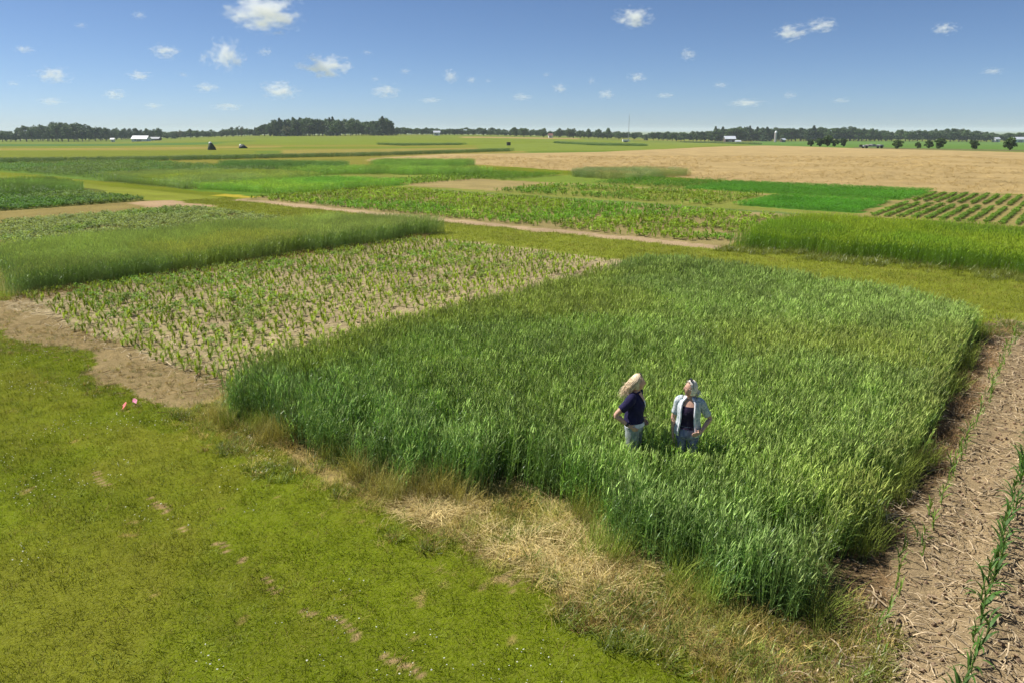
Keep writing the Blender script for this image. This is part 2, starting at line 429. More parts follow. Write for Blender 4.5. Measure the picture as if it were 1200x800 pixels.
# ------------------------------------------------------------------ scatter with geometry nodes
def scatter(name, protos, pts, rot, scl, idx, tint, label, cat, parent=None):
    pc = bpy.data.collections.new(name + '_kinds')
    for i, me in enumerate(protos):
        o = bpy.data.objects.new('%s_kind_%02d' % (name, i), me); pc.objects.link(o)
    pts = np.asarray(pts, np.float32)
    me = bpy.data.meshes.new(name); me.vertices.add(len(pts)); me.vertices.foreach_set('co', pts.ravel())
    def A(nm, ty, f, dat):
        a = me.attributes.new(nm, ty, 'POINT'); a.data.foreach_set(f, np.asarray(dat).ravel())
    A('rot', 'FLOAT_VECTOR', 'vector', np.asarray(rot, np.float32)); A('scl', 'FLOAT_VECTOR', 'vector', np.asarray(scl, np.float32))
    A('kid', 'INT', 'value', np.asarray(idx, np.int32)); A('tint', 'FLOAT_COLOR', 'color', np.concatenate([tint, np.ones((len(pts), 1))], 1).astype(np.float32))
    o = bpy.data.objects.new(name, me); COL.objects.link(o)
    ng = bpy.data.node_groups.new(name, 'GeometryNodeTree')
    ng.interface.new_socket('Geometry', in_out='INPUT', socket_type='NodeSocketGeometry'); ng.interface.new_socket('Geometry', in_out='OUTPUT', socket_type='NodeSocketGeometry')
    gi = ng.nodes.new('NodeGroupInput'); go = ng.nodes.new('NodeGroupOutput'); ip = ng.nodes.new('GeometryNodeInstanceOnPoints')
    ci = ng.nodes.new('GeometryNodeCollectionInfo'); ci.inputs[0].default_value = pc; ci.inputs['Separate Children'].default_value = True; ci.inputs['Reset Children'].default_value = True
    def NA(nm, dt):
        n = ng.nodes.new('GeometryNodeInputNamedAttribute'); n.data_type = dt; n.inputs[0].default_value = nm; return n.outputs[0]
    L = ng.links.new
    L(gi.outputs[0], ip.inputs['Points']); L(ci.outputs[0], ip.inputs['Instance']); ip.inputs['Pick Instance'].default_value = True
    L(NA('kid', 'INT'), ip.inputs['Instance Index']); L(NA('scl', 'FLOAT_VECTOR'), ip.inputs['Scale'])
    er = ng.nodes.new('FunctionNodeEulerToRotation'); L(NA('rot', 'FLOAT_VECTOR'), er.inputs[0]); L(er.outputs[0], ip.inputs['Rotation'])
    L(ip.outputs[0], go.inputs[0])
    md = o.modifiers.new('scatter', 'NODES'); md.node_group = ng
    if parent: o.parent = parent
    return tag(o, label, cat, None, 'stuff')
def jitter_grid(u0, u1, v0, v1, s, jit=.5):
    uu, vv = np.meshgrid(np.arange(u0, u1, s), np.arange(v0, v1, s))
    uu = uu.ravel() + rng.uniform(-jit, jit, uu.size) * s; vv = vv.ravel() + rng.uniform(-jit, jit, vv.size) * s
    return uu, vv
def stand(name, protos, u, v, label, cat, tint, tilt=.12, sc=(.85, 1.15), hs=(.9, 1.1), lean=(0, 0), z=0):
    n = len(u); x, y = to_xy(u, v)
    pts = np.stack([x, y, terrain(x, y) + z], 1)
    rot = np.stack([rng.normal(0, tilt, n), rng.normal(0, tilt, n), rng.uniform(0, 6.283, n)], 1)
    s = rng.uniform(*sc, n); h = rng.uniform(*hs, n)
    return scatter(name, protos, pts, rot, np.stack([s, s, s * h], 1), rng.integers(0, len(protos), n), tint, label, cat)
def tints(col, n, var=.25, x=None, y=None, s=2.0, pv=.5, alt=None, seed=5):
    q = 1 + rng.normal(0, var, n)
    t = np.array(col)[None] * np.clip(q, .5, 1.7)[:, None]
    if x is not None:
        f = fbm(x, y, s, seed, 3); t = t * (1 + pv * (f - .5) * 2)[:, None]
        if alt is not None:
            k = smooth((fbm(x, y, s * 1.7, seed + 3, 3) - .45) * 5)[:, None]; t = t * (1 - k) + np.array(alt)[None] * k * np.clip(q, .6, 1.5)[:, None]
    return np.clip(t, .002, 1)

# ------------------------------------------------------------------ wheat
def wheat_tuft(n=9, foot=.105, H=.80, leaves=4, wind=.10):
    b = MB()
    for _ in range(n):
        x, y = random.uniform(-foot, foot), random.uniform(-foot, foot); h = H * random.uniform(.80, 1.08)
        a = random.uniform(0, 6.28); l = random.uniform(.02, .10) * h
        tip = Vector((x + l * math.cos(a), y + l * math.sin(a), h * .9))
        b.tube([(x, y, 0), ((x + tip.x) / 2, (y + tip.y) / 2, h * .48), tuple(tip)], [.0035, .003, .002], 3, 1, False)
        for k in range(leaves):
            t = random.uniform(.15, .86); q = Vector((x, y, 0)).lerp(tip, t)
            b.blade(q, random.uniform(0, 6.28), random.uniform(.14, .25), random.uniform(.007, .012), random.uniform(.9, 1.35), random.uniform(.9, 2.4), 3, 0, random.uniform(-.6, .6))
        a2 = a + random.uniform(-.5, .5); L = random.uniform(.075, .105); le = random.uniform(.15, .5)
        d = Vector((math.cos(a2) * math.sin(le), math.sin(a2) * math.sin(le), math.cos(le)))
        b.tube([tuple(tip), tuple(tip + d * L * .3), tuple(tip + d * L * .75), tuple(tip + d * L)], [.0025, .0066, .0056, .002], 4, 2, False)
        for k in range(5):
            e = tip + d * L * (.25 + .15 * k); dd = (d + Vector((random.uniform(-.35, .35), random.uniform(-.35, .35), .1))).normalized() * .07
            s_ = d.orthogonal().normalized() * .0016; i = len(b.v); b.v += [tuple(e - s_), tuple(e + s_), tuple(e + dd)]; b.f.append((i, i + 1, i + 2)); b.m.append(2)
    return b.mesh('wheat_tuft', [M_BLADE, M_STEM, M_EAR])
WHEAT = [wheat_tuft() for _ in range(10)]
WHEAT_FAR = [wheat_tuft(18, .24, .82, 3) for _ in range(5)]
def in_wheat(u, v):
    x, y = to_xy(u, v); wu = (fbm(x, y, .5, 3, 2) - .5) * .5; wv = (fbm(x, y, .5, 13, 2) - .5) * .35
    return inpoly(u + wu, v + wv, WHEAT_UV)
u, v = jitter_grid(-1, 15, -1, 10.5, .112)
k = in_wheat(u, v); u, v = u[k], v[k]; x, y = to_xy(u, v)
gap = fbm(x, y, .55, 55, 2)
front = np.clip(1 - np.minimum(u + .4, 2.2) / 2.2, 0, 1)
k = gap > .20 + .20 * front; u, v, x, y = u[k], v[k], x[k], y[k]; n = len(u)
PEOPLE_XY = [(1.58, 8.80), (2.235, 8.62)]
for pxy in PEOPLE_XY:
    k = np.hypot(x - pxy[0], y - pxy[1]) > .10; u, v, x, y = u[k], v[k], x[k], y[k]
n = len(u); front = np.clip(1 - np.minimum(u + .4, 2.2) / 2.2, 0, 1)
hs = .97 + .22 * (fbm(x, y, 1.6, 8, 3) - .5) + .10 * smooth((u - 12.2) / 1) * (v > 4)
edge = smooth((np.minimum.reduce([v + .1, 9.9 - v, u + .45]) - .05) / .5)
hs = hs * (.80 + .20 * edge)
for pxy in PEOPLE_XY: hs = hs * (1 - .13 * np.exp(-((x - pxy[0]) / .28) ** 2 - ((y - pxy[1] + .3) / .38) ** 2))
t = tints((.186, .318, .062), n, .36, x, y, 2.6, .28, (.205, .312, .052))
t = t * (1 - .2 * (1 - edge)[:, None]) + np.array((.22, .25, .05))[None] * .2 * (1 - edge)[:, None]
t = t * (1 + front[:, None] * np.array((-.10, -.05, .22))[None])
rot = np.stack([rng.normal(.02, .05, n) + .12 * (fbm(x, y, 2.2, 201, 2) - .5), rng.normal(.08, .05, n) + .16 * (fbm(x, y, 1.8, 211, 3) - .5), np.zeros(n)], 1)
th = rng.uniform(0, 6.283, n)
# tuft turned about its own axis first, then leaned with the wind
rt = [(Euler((a, b, 0)).to_matrix() @ Matrix.Rotation(c, 3, 'Z')).to_euler() for a, b, c in zip(rot[:, 0], rot[:, 1], th)]
sc = rng.uniform(.9, 1.12, n)
scatter('wheat', WHEAT, np.stack([x, y, np.zeros(n)], 1), np.array([tuple(e) for e in rt]), np.stack([sc, sc, hs * rng.uniform(.93, 1.05, n)], 1),
        rng.integers(0, len(WHEAT), n), t, 'dense green bearded wheat of the big plot the two women stand in', 'wheat')

def wheat_block(name, uv, s, label, col, alt, h=1.0, seed=1, protos=WHEAT_FAR, edge_h=.85):
    us = [p[0] for p in uv]; vs = [p[1] for p in uv]
    u, v = jitter_grid(min(us) - .5, max(us) + .5, min(vs) - .5, max(vs) + .5, s)
    x, y = to_xy(u, v); k = inpoly(u + (fbm(x, y, 1.2, seed, 2) - .5) * .8, v + (fbm(x, y, 1.2, seed + 5, 2) - .5) * .8, uv)
    u, v, x, y = u[k], v[k], x[k], y[k]; n = len(u)
    t = np.clip(tints(col, n, .15, x, y, 3.0, .3, alt, seed) * 1.9, 0, .6)
    hh = h * (.92 + .25 * (fbm(x, y, 2.2, seed + 9, 3) - .5)) * rng.uniform(.92, 1.08, n); sc = rng.uniform(.9, 1.15, n) * max(1, s / .3)
    rot = np.stack([rng.normal(0, .07, n), rng.normal(.08, .06, n), rng.uniform(0, .6, n)], 1)
    return scatter(name, protos, np.stack([x, y, terrain(x, y)], 1), rot, np.stack([sc, sc, hh], 1), rng.integers(0, len(protos), n), t, label, 'wheat')
wheat_block('wheat', [(1.3, 22.2), (18.3, 21.4), (18.0, 23), (16.5, 26.5), (9, 28.4), (3, 28.4)], .21, 'dark bluish green wheat plot behind the sparse seedling plot at the left', (.14, .21, .052), (.165, .22, .046), 1.0, 2)
wheat_block('wheat', [(21.9, 9.5), (22.3, 5), (22.1, -.3), (31, -.4), (30.5, 9.6)], .27, 'vivid olive green wheat plot across the grass alley at the right', (.075, .15, .007), (.095, .16, .007), .95, 3)
wheat_block('wheat', [(21.8, -1.3), (31, -1.3), (31, -12), (21.8, -12)], .32, 'wheat plot cut off by the right edge of the picture', (.16, .24, .03), None, .9, 4)
wheat_block('wheat', [(24.4, 55.3), (24.6, 71), (31, 75), (38, 67), (38, 56)], .5, 'dull green wheat plot with a dark front beyond the alley at the left', (.16, .235, .06), (.17, .24, .04), .95, 5)
wheat_block('wheat', [(25.8, 45), (24.8, 54.8), (38.3, 54.8), (38.8, 45.2)], .5, 'bright green cereal plot left of the long seedling plot', (.115, .25, .028), (.16, .27, .03), .7, 6)
wheat_block('wheat', [(10, 59), (18.5, 59), (20.2, 70), (14, 72)], .5, 'small dark wheat plot at the far left edge', (.11, .19, .035), None, .95, 7)
wheat_block('wheat', [(40.5, 62), (46, 59.5), (51.4, 50), (56.5, 50), (54, 64), (42, 69)], .6, 'long green wheat strip ending left of the brown fallow', (.13, .23, .035), None, .95, 8)
wheat_block('wheat', [(57, 62.5), (66, 62), (73, 67.5), (66, 79), (58, 72)], .7, 'rounded dark wheat plot against the left end of the tan field', (.11, .21, .03), None, .95, 9)
wheat_block('wheat', [(55, 32.4), (65.5, 31.5), (67.5, 37.5), (63, 42.5), (56, 40)], .5, 'raised dark wheat patch jutting into the tan field', (.13, .19, .06), (.16, .19, .05), .95, 10)
wheat_block('wheat', [(42.5, 80.5), (51, 69.6), (57, 75.5), (49, 90)], .7, 'narrow dark wheat strip in the left middle distance', (.08, .16, .032), None, 1.0, 11)
def px_strip(name, pts, s, label, col, h):
    poly = px_poly(pts); xs = [p[0] for p in poly]; ys = [p[1] for p in poly]
    X, Y = np.meshgrid(np.arange(min(xs), max(xs), s), np.arange(min(ys), max(ys), s)); X = X.ravel() + rng.uniform(-.5, .5, X.size) * s; Y = Y.ravel() + rng.uniform(-.5, .5, Y.size) * s
    k = inpoly(X, Y, poly); X, Y = X[k], Y[k]; n = len(X)
    sc = rng.uniform(.9, 1.2, n) * s / .32
    return scatter(name, WHEAT_FAR, np.stack([X, Y, terrain(X, Y)], 1), np.stack([rng.normal(0, .06, n), rng.normal(.05, .06, n), rng.uniform(0, 6.28, n)], 1),
        np.stack([sc, sc, np.full(n, h)], 1), rng.integers(0, 5, n), tints(col, n, .12, X, Y, 12, .25), label, 'wheat')
px_strip('wheat', [(-20, 191.8), (150, 189.8), (300, 186.4), (450, 183), (600, 177.8), (600, 176.8), (450, 181.8), (300, 185), (150, 188), (-20, 189.8)], .9, 'very long dark cereal strip crossing the left half of the far fields', (.11, .20, .045), .75)
px_strip('wheat', [(438, 169.6), (470, 171.3), (540, 170.4), (545, 169.6), (470, 170)], 1.2, 'short dark crop strip on the rise in the middle distance', (.12, .22, .05), .7)
px_strip('wheat', [(650, 168.2), (700, 171), (756, 171.6), (756, 170.4), (700, 169.2), (652, 167.4)], 1.2, 'dark slanting crop strip beyond the tan field', (.12, .22, .05), .7)
px_strip('wheat', [(795, 166.8), (840, 168.2), (890, 169.8), (890, 168.6), (840, 167.2)], 1.6, 'thin dark crop strip in front of the farm buildings', (.12, .2, .05), .8)

# ------------------------------------------------------------------ soybeans, alfalfa, seedlings in the farther plots
def leafy_clump(n=26, r=.13, h=.22, ls=.035):
    b = MB()
    for _ in range(n):
        a = random.uniform(0, 6.28); q = r * math.sqrt(random.random()); z = h * random.uniform(.35, 1)
        c = (q * math.cos(a), q * math.sin(a), z)
        nrm = (random.gauss(0, .5), random.gauss(0, .5), 1)
        b.quad(c, nrm, (math.cos(a), math.sin(a), 0), ls * random.uniform(.7, 1.2), ls * random.uniform(.9, 1.4))
    for _ in range(5):
        a = random.uniform(0, 6.28); b.tube([(0, 0, 0), (r * .6 * math.cos(a), r * .6 * math.sin(a), h * .8)], [.004, .002], 3, 1, False)
    return b.mesh('leafy_clump', [M_LEAFY, M_STEM])
def corn_mesh(h=.4, nl=7, ll=.34, lw=.045, mats=None, name='corn_plant'):
    b = MB(); b.tube([(0, 0, 0), (.005, 0, h * .4), (0, .006, h * .75)], [.011, .009, .004], 4, 1, False)
    a0 = random.uniform(0, 6.28)
    for k in range(nl):
        t = k / (nl - 1); az = a0 + (k % 2) * math.pi + random.uniform(-.45, .45)
        L = ll * (1 - abs(t - .55) * .8) * random.uniform(.85, 1.1)
        b.blade((0, 0, h * (.08 + .66 * t)), az, L, lw * (1 - .35 * abs(t - .5)), .75 + .55 * t, 1.2 + .6 * random.random() - .5 * t, 4, 0, random.uniform(-.5, .5))
    return b.mesh(name, mats or [M_LEAFY, M_STEM])
SOY = [leafy_clump() for _ in range(5)]
ALF = [leafy_clump(40, .3, .3, .03) for _ in range(4)]
POT = [leafy_clump(46, .24, .36, .06) for _ in range(4)]
YOUNG = [corn_mesh(random.uniform(.16, .24), 7, .24, .05) for _ in range(4)] + [leafy_clump(24, .15, .2, .04) for _ in range(3)]
CORN_S = [corn_mesh(random.uniform(.10, .15), 8, .22, .046) for _ in range(6)]
CORN_M = [corn_mesh(random.uniform(.36, .5), 7, .36, .05) for _ in range(5)]
def leafy(name, protos, u, v, label, cat, col, alt=None, var=.2, sc=(.8, 1.25), s=3., tilt=.1):
    x, y = to_xy(u, v)
    return stand(name, protos, u, v, label, cat, tints(col, len(u), var, x, y, s, .3, alt), tilt, sc)
def rows(u0, u1, v0, v1, dv, du, ju=.2, jv=.04, keep=1.):
    vv = np.arange(v0, v1, dv); uu = np.arange(u0, u1, du); U, V = np.meshgrid(uu, vv); U = U.ravel(); V = V.ravel()
    k = rng.random(U.size) < keep; U, V = U[k], V[k]
    return U + rng.normal(0, ju * du, U.size), V + rng.normal(0, jv, V.size)
def cut(u, v, s, thr, seed):
    x, y = to_xy(u, v); k = fbm(x, y, s, seed, 3) > thr; return u[k], v[k]
u, v = rows(4.5, 17, 28.8, 41.4, .38, .19, .3, .05); u, v = cut(u, v, 1.5, .34, 3)
k = u > 4.5 + np.maximum(0, v - 34) * .35; leafy('soybean_plants', SOY, u[k], v[k], 'low leafy soybean plot left of the dark wheat', 'soybeans', (.17, .28, .05), (.25, .31, .10))
u, v = rows(8, 17.6, 48.2, 58.3, .38, .22, .3, .05); u, v = cut(u, v, 1.5, .33, 4)
leafy('soybean_plants', SOY, u, v, 'patchy low soybean plot at the far left beyond the brown strip', 'soybeans', (.09, .19, .03), (.14, .22, .05), sc=(1, 1.5))
u, v = jitter_grid(26, 46, 72, 112, .75); leafy('low_crop', ALF, u, v, 'even low green crop at the left beyond the alley', 'crop', (.10, .20, .04), (.13, .2, .05), sc=(1.3, 1.8), s=6)
u, v = jitter_grid(38.8, 47.3, 9, 16.2, .27); leafy('clover_crop', ALF, u, v, 'small bright emerald crop plot behind the right wheat', 'crop', (.085, .255, .022), None, .10, (.65, .85))
u, v = jitter_grid(49, 58.6, 8.4, 24.5, .33); leafy('clover_crop', ALF, u, v, 'long bright emerald crop plot next to the tan field', 'crop', (.09, .25, .024), None, .10, (.7, .95))
u, v = rows(37.6, 46.8, -8, 8.4, .66, .13, .3, .05); leafy('row_crop', POT, u, v, 'nearer plot of dark bushy crop rows at the right edge', 'row crop', (.15, .26, .035), None, .2, (.32, .52))
u, v = rows(48.7, 57, -8, 8.1, .66, .15, .3, .05); leafy('row_crop', POT, u, v, 'farther plot of dark bushy crop rows at the right edge', 'row crop', (.15, .25, .035), None, .2, (.34, .55))
u, v = rows(22.8, 34.5, 10.4, 44.4, .42, .22, .35, .09)
x, y = to_xy(u, v); thin = np.clip((24 - v) / 14, 0, 1); k = fbm(x, y, 1.7, 12, 3) > .24 + .22 * thin; u, v = u[k], v[k]
leafy('seedling_rows', YOUNG, u, v, 'long yellowish green seedling plot beyond the grass alley', 'crop', (.21, .31, .03), (.15, .30, .028), .25, (.8, 1.25))
u, v = rows(37.8, 46.8, 17.3, 35, .62, .3, .35, .1); u, v = cut(u, v, 2.2, .40, 21)
leafy('seedling_rows', YOUNG, u, v, 'patchy green seedling plot left of the emerald plots', 'crop', (.16, .29, .035), (.22, .30, .04), .2, (.9, 1.5))
u, v = jitter_grid(49.2, 58, 24.6, 33, .5); leafy('low_crop', ALF, u, v, 'short green crop strip left of the long emerald plot', 'crop', (.085, .20, .018), None, .12, (.9, 1.3))
u, v = jitter_grid(48.5, 58, 42, 52, .5); leafy('low_crop', ALF, u, v, 'low yellow green crop by the tan field behind the fallow', 'crop', (.11, .21, .018), None, .12, (.9, 1.3))
u, v = rows(39, 49, 45, 51, .6, .3, .3, .1); leafy('seedling_rows', YOUNG, u, v, 'pale seedling plot in front of the long wheat strip', 'crop', (.18, .29, .035), None, .2, (.9, 1.4))

# ------------------------------------------------------------------ sparse seedling plot and corn rows by the residue strip
M_CORN = plant_mat('corn_leaf', (.065, .145, .022), 'object', .3, .3, .25, .55)
M_CORN_PALE = plant_mat('corn_leaf_pale', (.16, .25, .035), 'object', .3, .3, .3)
M_STALK = plant_mat('corn_stalk', (.14, .22, .05), 'object', .2, .05)
M_SEED = plant_mat('seedling_leaf', (.25, .34, .04), 'object', .35, .35, .12, .6)
M_SEED_ST = plant_mat('seedling_stalk', (.2, .25, .07), 'object', .2, .05)
def inview(x, y, m=0.):
    dep = y * math.cos(PITCH) + CAM_H * math.sin(PITCH); up = y * math.sin(PITCH) - CAM_H * math.cos(PITCH)
    px = 600 + FPX * x / np.maximum(dep, .1); py = 400 - FPX * up / np.maximum(dep, .1)
    return (px > -m) & (px < 1200 + m) & (py < 800 + m) & (dep > .2)
LEAVES = []
for k in range(6):
    b = MB(); b.blade((0, 0, 0), 0, .40 * (1 - .04 * k), .052, .85 + .08 * k, 1.9 - .14 * k, 6, 0, (-.4, .3, -.2, .5, 0, .2)[k]); LEAVES.append(b.mesh('leaf', [M_CORN], True))
LEAF_TOP = []
for k in range(2):
    b = MB(); b.blade((0, 0, 0), 0, .24, .035, 1.25, .5 + .4 * k, 4, 0, .3); LEAF_TOP.append(b.mesh('leaf', [M_CORN], True))
b = MB(); b.tube([(0, 0, -.03), (.004, 0, .16), (0, .004, .30), (.004, 0, .36)], [.013, .012, .009, .005], 6, 0); STALK = b.mesh('stalk', [M_STALK], True)
CORN_ONE = [corn_mesh(random.uniform(.38, .5), 8, .42, .05, [M_CORN, M_STALK]) for _ in range(5)]
CORN_PALE = [corn_mesh(random.uniform(.20, .28), 5, .22, .026, [M_CORN_PALE, M_STALK]) for _ in range(4)]
SEED_ONE = [corn_mesh(random.uniform(.11, .17), 8, .24, .046, [M_SEED, M_SEED_ST]) for _ in range(5)]
def place(me, name, x, y, z, rz, s, label, cat, group, tilt=0.06):
    o = bpy.data.objects.new(name, me); COL.objects.link(o); o.location = (x, y, z)
    o.rotation_euler = (random.gauss(0, tilt), random.gauss(0, tilt), rz); o.scale = (s, s, s); return tag(o, label, cat, group)
n_ind = 0
u = -.6
while u < 14.6:
    vv = -1.36 + random.gauss(0, .03); x, y = to_xy(u, vv)
    if inview(np.array([x]), np.array([y]), 60)[0]:
        s = random.uniform(.50, .78); rz = random.uniform(0, 6.28)
        lab = 'dark green corn plant in the dense row on the residue strewn soil'; grp = 'corn plants of the dense dark row'
        if u < 6.5:
            t = empty('corn_plant', (x, y, 0), rz, lab, 'corn plant', grp); t.scale = (s, s, s)
            o = bpy.data.objects.new('stalk', STALK); COL.objects.link(o); o.parent = t
            for k in range(7):
                if random.random() < .06: continue
                o = bpy.data.objects.new('leaf', LEAVES[random.randrange(6)] if k < 5 else LEAF_TOP[k - 5]); COL.objects.link(o); o.parent = t
                o.location = (0, 0, .05 + .05 * k); sl = (.7, .9, 1.05, 1.1, 1, .95, .9)[k] * random.uniform(.88, 1.1); o.scale = (sl, sl, sl)
                o.rotation_euler = (random.gauss(0, .1), random.gauss(0, .12), (k % 2) * math.pi + random.gauss(0, .4))
        else:
            place(random.choice(CORN_ONE), 'corn_plant', x, y, 0, rz, s, lab, 'corn plant', grp)
        n_ind += 1
    u += random.uniform(.13, .20)
u = -.3
while u < 14.4:
    if random.random() < .88:
        x, y = to_xy(u, -.63 + random.gauss(0, .04))
        place(random.choice(CORN_PALE), 'corn_plant', x, y, 0, random.uniform(0, 6.28), random.uniform(.65, 1.15), 'spindly pale corn plant in the weak row beside the wheat', 'corn plant', 'corn plants of the weak pale row', .15); n_ind += 1
    u += random.uniform(.13, .24)
vs = np.arange(10.35, 21.6, .66)
u, v = rows(.5, 16.6, 10.3, 21.9, .38, .115, .35, .05, .95); x, y = to_xy(u, v)
dens = fbm(x, y, 1.4, 19, 3); thin = np.clip((13.2 - v) / 4, 0, 1) * np.clip((u - 3) / 8, 0, 1)
k = (dens > .25 + .14 * thin) & (u > .45 - .3 * (v < 11.5) + .5 * np.clip((v - 16.5) / 3, 0, 1)); u, v, x, y = u[k], v[k], x[k], y[k]
order = np.argsort(np.hypot(x, y)); near_k = order[:max(0, 300 - n_ind)]; far_k = order[max(0, 300 - n_ind):]
for i in near_k:
    place(random.choice(SEED_ONE), 'seedling', float(x[i]), float(y[i]), 0, random.uniform(0, 6.28), random.uniform(.58, .95), 'young yellowish green corn seedling at the near end of the sparse plot', 'seedling', 'seedlings at the near end of the sparse plot', .1)
u, v, x, y = u[far_k], v[far_k], x[far_k], y[far_k]
lush = np.clip((v - 12) / 8, 0, 1)[:, None]
t = tints((.27, .36, .042), len(u), .28, x, y, 2, .2) * (1 - lush * .18)
stand('seedling_rows', CORN_S, u, v, 'sparse rows of small green seedlings on pale soil left of the big wheat plot', 'seedlings', t, .12, (.6, 1.0))
LUSH = [leafy_clump(18, .12, .16, .03) for _ in range(4)]
u, v = jitter_grid(1.5, 16, 13, 21.9, .24); x, y = to_xy(u, v); k = (fbm(x, y, 1.1, 33, 3) + .03 * (v - 17) > .53) & (u > 1 + (v - 13) * .12)
leafy('weeds', LUSH, u[k], v[k], 'low green weeds among the seedlings beside the dark wheat', 'weeds', (.17, .31, .04), (.24, .33, .08), sc=(.6, 1.))

# ------------------------------------------------------------------ stalk residue on the soil
def litter_piece(L, wd, curl, w2=0):
    b = MB(); n = 4; a = 0; p = Vector((-L / 2, 0, .008)); prev = None
    for i in range(n + 1):
        t = i / n; z = .006 + curl * math.sin(t * 3.14) * .05 + .006 * random.random()
        d = Vector((math.cos(a), math.sin(a), 0)); sd = Vector((-d.y, d.x, 0)) * wd * (.6 + .4 * math.sin(3.14 * t)) * .5; q = Vector((p.x, p.y, z))
        b.v += [tuple(q - sd), tuple(q + sd + Vector((0, 0, wd * .25)))]; k = len(b.v) - 2
        if prev is not None: b.f.append((prev, prev + 1, k + 1, k)); b.m.append(0)
        prev = k; p = p + d * L / n; a += random.gauss(0, .25)
    return b.mesh('stalk_litter', [M_DRY])
LIT = [litter_piece(random.uniform(.08, .32), random.uniform(.006, .018), random.uniform(0, 1)) for _ in range(12)]
for _ in range(3):
    L = random.uniform(.22, .42); b = MB(); b.tube([(-L / 2, 0, .016), (0, .01, .02), (L / 2, 0, .016)], [.009, .008, .009], 6, 0); LIT.append(b.mesh('stalk_litter', [M_DRY]))
def litter(name, u, v, label, col, sc=(.3, .9), z=.012, cat='crop residue'):
    n = len(u); x, y = to_xy(u, v); s = rng.uniform(*sc, n)
    t = np.array(col)[None] * (.68 + .6 * rng.random(n) ** 1.5)[:, None] * np.array([1, .97, .92])[None]
    return scatter(name, LIT, np.stack([x, y, np.full(n, z) + rng.uniform(0, .03, n)], 1), np.stack([rng.normal(0, .12, n), rng.normal(0, .12, n), rng.uniform(0, 6.28, n)], 1),
                   np.stack([s, s, s], 1), rng.integers(0, len(LIT), n), t, label, cat)
u, v = jitter_grid(-.6, 15, -6.5, -.15, .06); x, y = to_xy(u, v)
k = (fbm(x, y, .6, 44, 3) > .36) & inview(x, y, 420) & (rng.random(len(u)) < .8); litter('stalk_residue', u[k], v[k], 'pale broken stalks and leaves strewn over the soil at the right', (.45, .36, .235))
u, v = jitter_grid(.3, 16, 10, 21.5, .17); litter('stalk_residue', u, v, 'pale stalk bits lying between the seedlings', (.52, .43, .29), (.6, 1.1))
u, v = jitter_grid(-.8, .9, 9.8, 21, .16); k = rng.random(len(u)) < .5; litter('straw_litter', u[k], v[k], 'dry brown cuttings on the worn earth at the plot end', (.36, .25, .12), (.4, .8))
# grass and dry tufts creeping over the worn earth, and stubble on the tan field
def creeping():
    u, v = jitter_grid(-1.2, 1.2, 9.6, 22, .13); x, y = to_xy(u, v); d = fbm(x, y, .9, 86, 3); k = (d > .42) & (rng.random(len(u)) < np.clip((d - .40) * 6, 0, 1)); n = k.sum()
    t = tints((.19, .19, .03), n, .3); dr = rng.random(n) < .55; t[dr] = np.array((.34, .25, .10)) * rng.uniform(.6, 1.1, dr.sum())[:, None]
    stand('sparse_grass', WEED[:4] + DRYT[:3], u[k], v[k], 'thin grass and dry tufts creeping over the worn earth at the plot end', 'grass', t, .25, (.25, .6))
    X, Y = np.meshgrid(np.arange(-40, 80, .95), np.arange(52, 135, 1.25)); X = X.ravel() + rng.uniform(-.35, .35, X.size); Y = Y.ravel() + rng.uniform(-.4, .4, Y.size)
    poly = px_poly([(430, 187), (450, 184.5), (520, 181), (1300, 181), (1330, 236), (1200, 228.5), (1080, 225.5), (850, 212.5), (690, 202.5), (560, 193.5)])
    k = inpoly(X, Y, poly) & inview(X, Y, 80) & (fbm(X, Y, 7, 95, 3) > .40); X, Y = X[k], Y[k]; n = len(X); s = rng.uniform(1.8, 3.4, n)
    scatter('stubble', DRYT, np.stack([X, Y, terrain(X, Y)], 1), np.stack([rng.normal(0, .1, n), rng.normal(0, .1, n), rng.uniform(0, 6, n)], 1), np.stack([s, s, s * .45], 1), rng.integers(0, 6, n), tints((.40, .29, .12), n, .2, X, Y, 9, .25), 'short dry stubble on the near part of the tan field', 'stubble')
# clods
def clod():
    bm = bmesh.new(); bmesh.ops.create_icosphere(bm, subdivisions=1, radius=.022)
    for q in bm.verts: q.co *= random.uniform(.7, 1.25); q.co.z *= .7
    me = bpy.data.meshes.new('clod'); bm.to_mesh(me); bm.free(); me.materials.append(M_DRY); return me
CLOD = [clod() for _ in range(5)]
u, v = jitter_grid(-.5, 15, -3, .1, .12); x, y = to_xy(u, v); k = inview(x, y, 100); u, v, x, y = u[k], v[k], x[k], y[k]; n = len(u); s = rng.uniform(.3, 1.4, n)
scatter('soil_clods', CLOD, np.stack([x, y, np.full(n, .008)], 1), rng.uniform(0, 6, (n, 3)), np.stack([s, s, s], 1), rng.integers(0, 5, n), np.array((.27, .185, .115))[None] * rng.uniform(.7, 1.2, n)[:, None], 'crumbly brown clods on the soil at the right', 'soil clods')

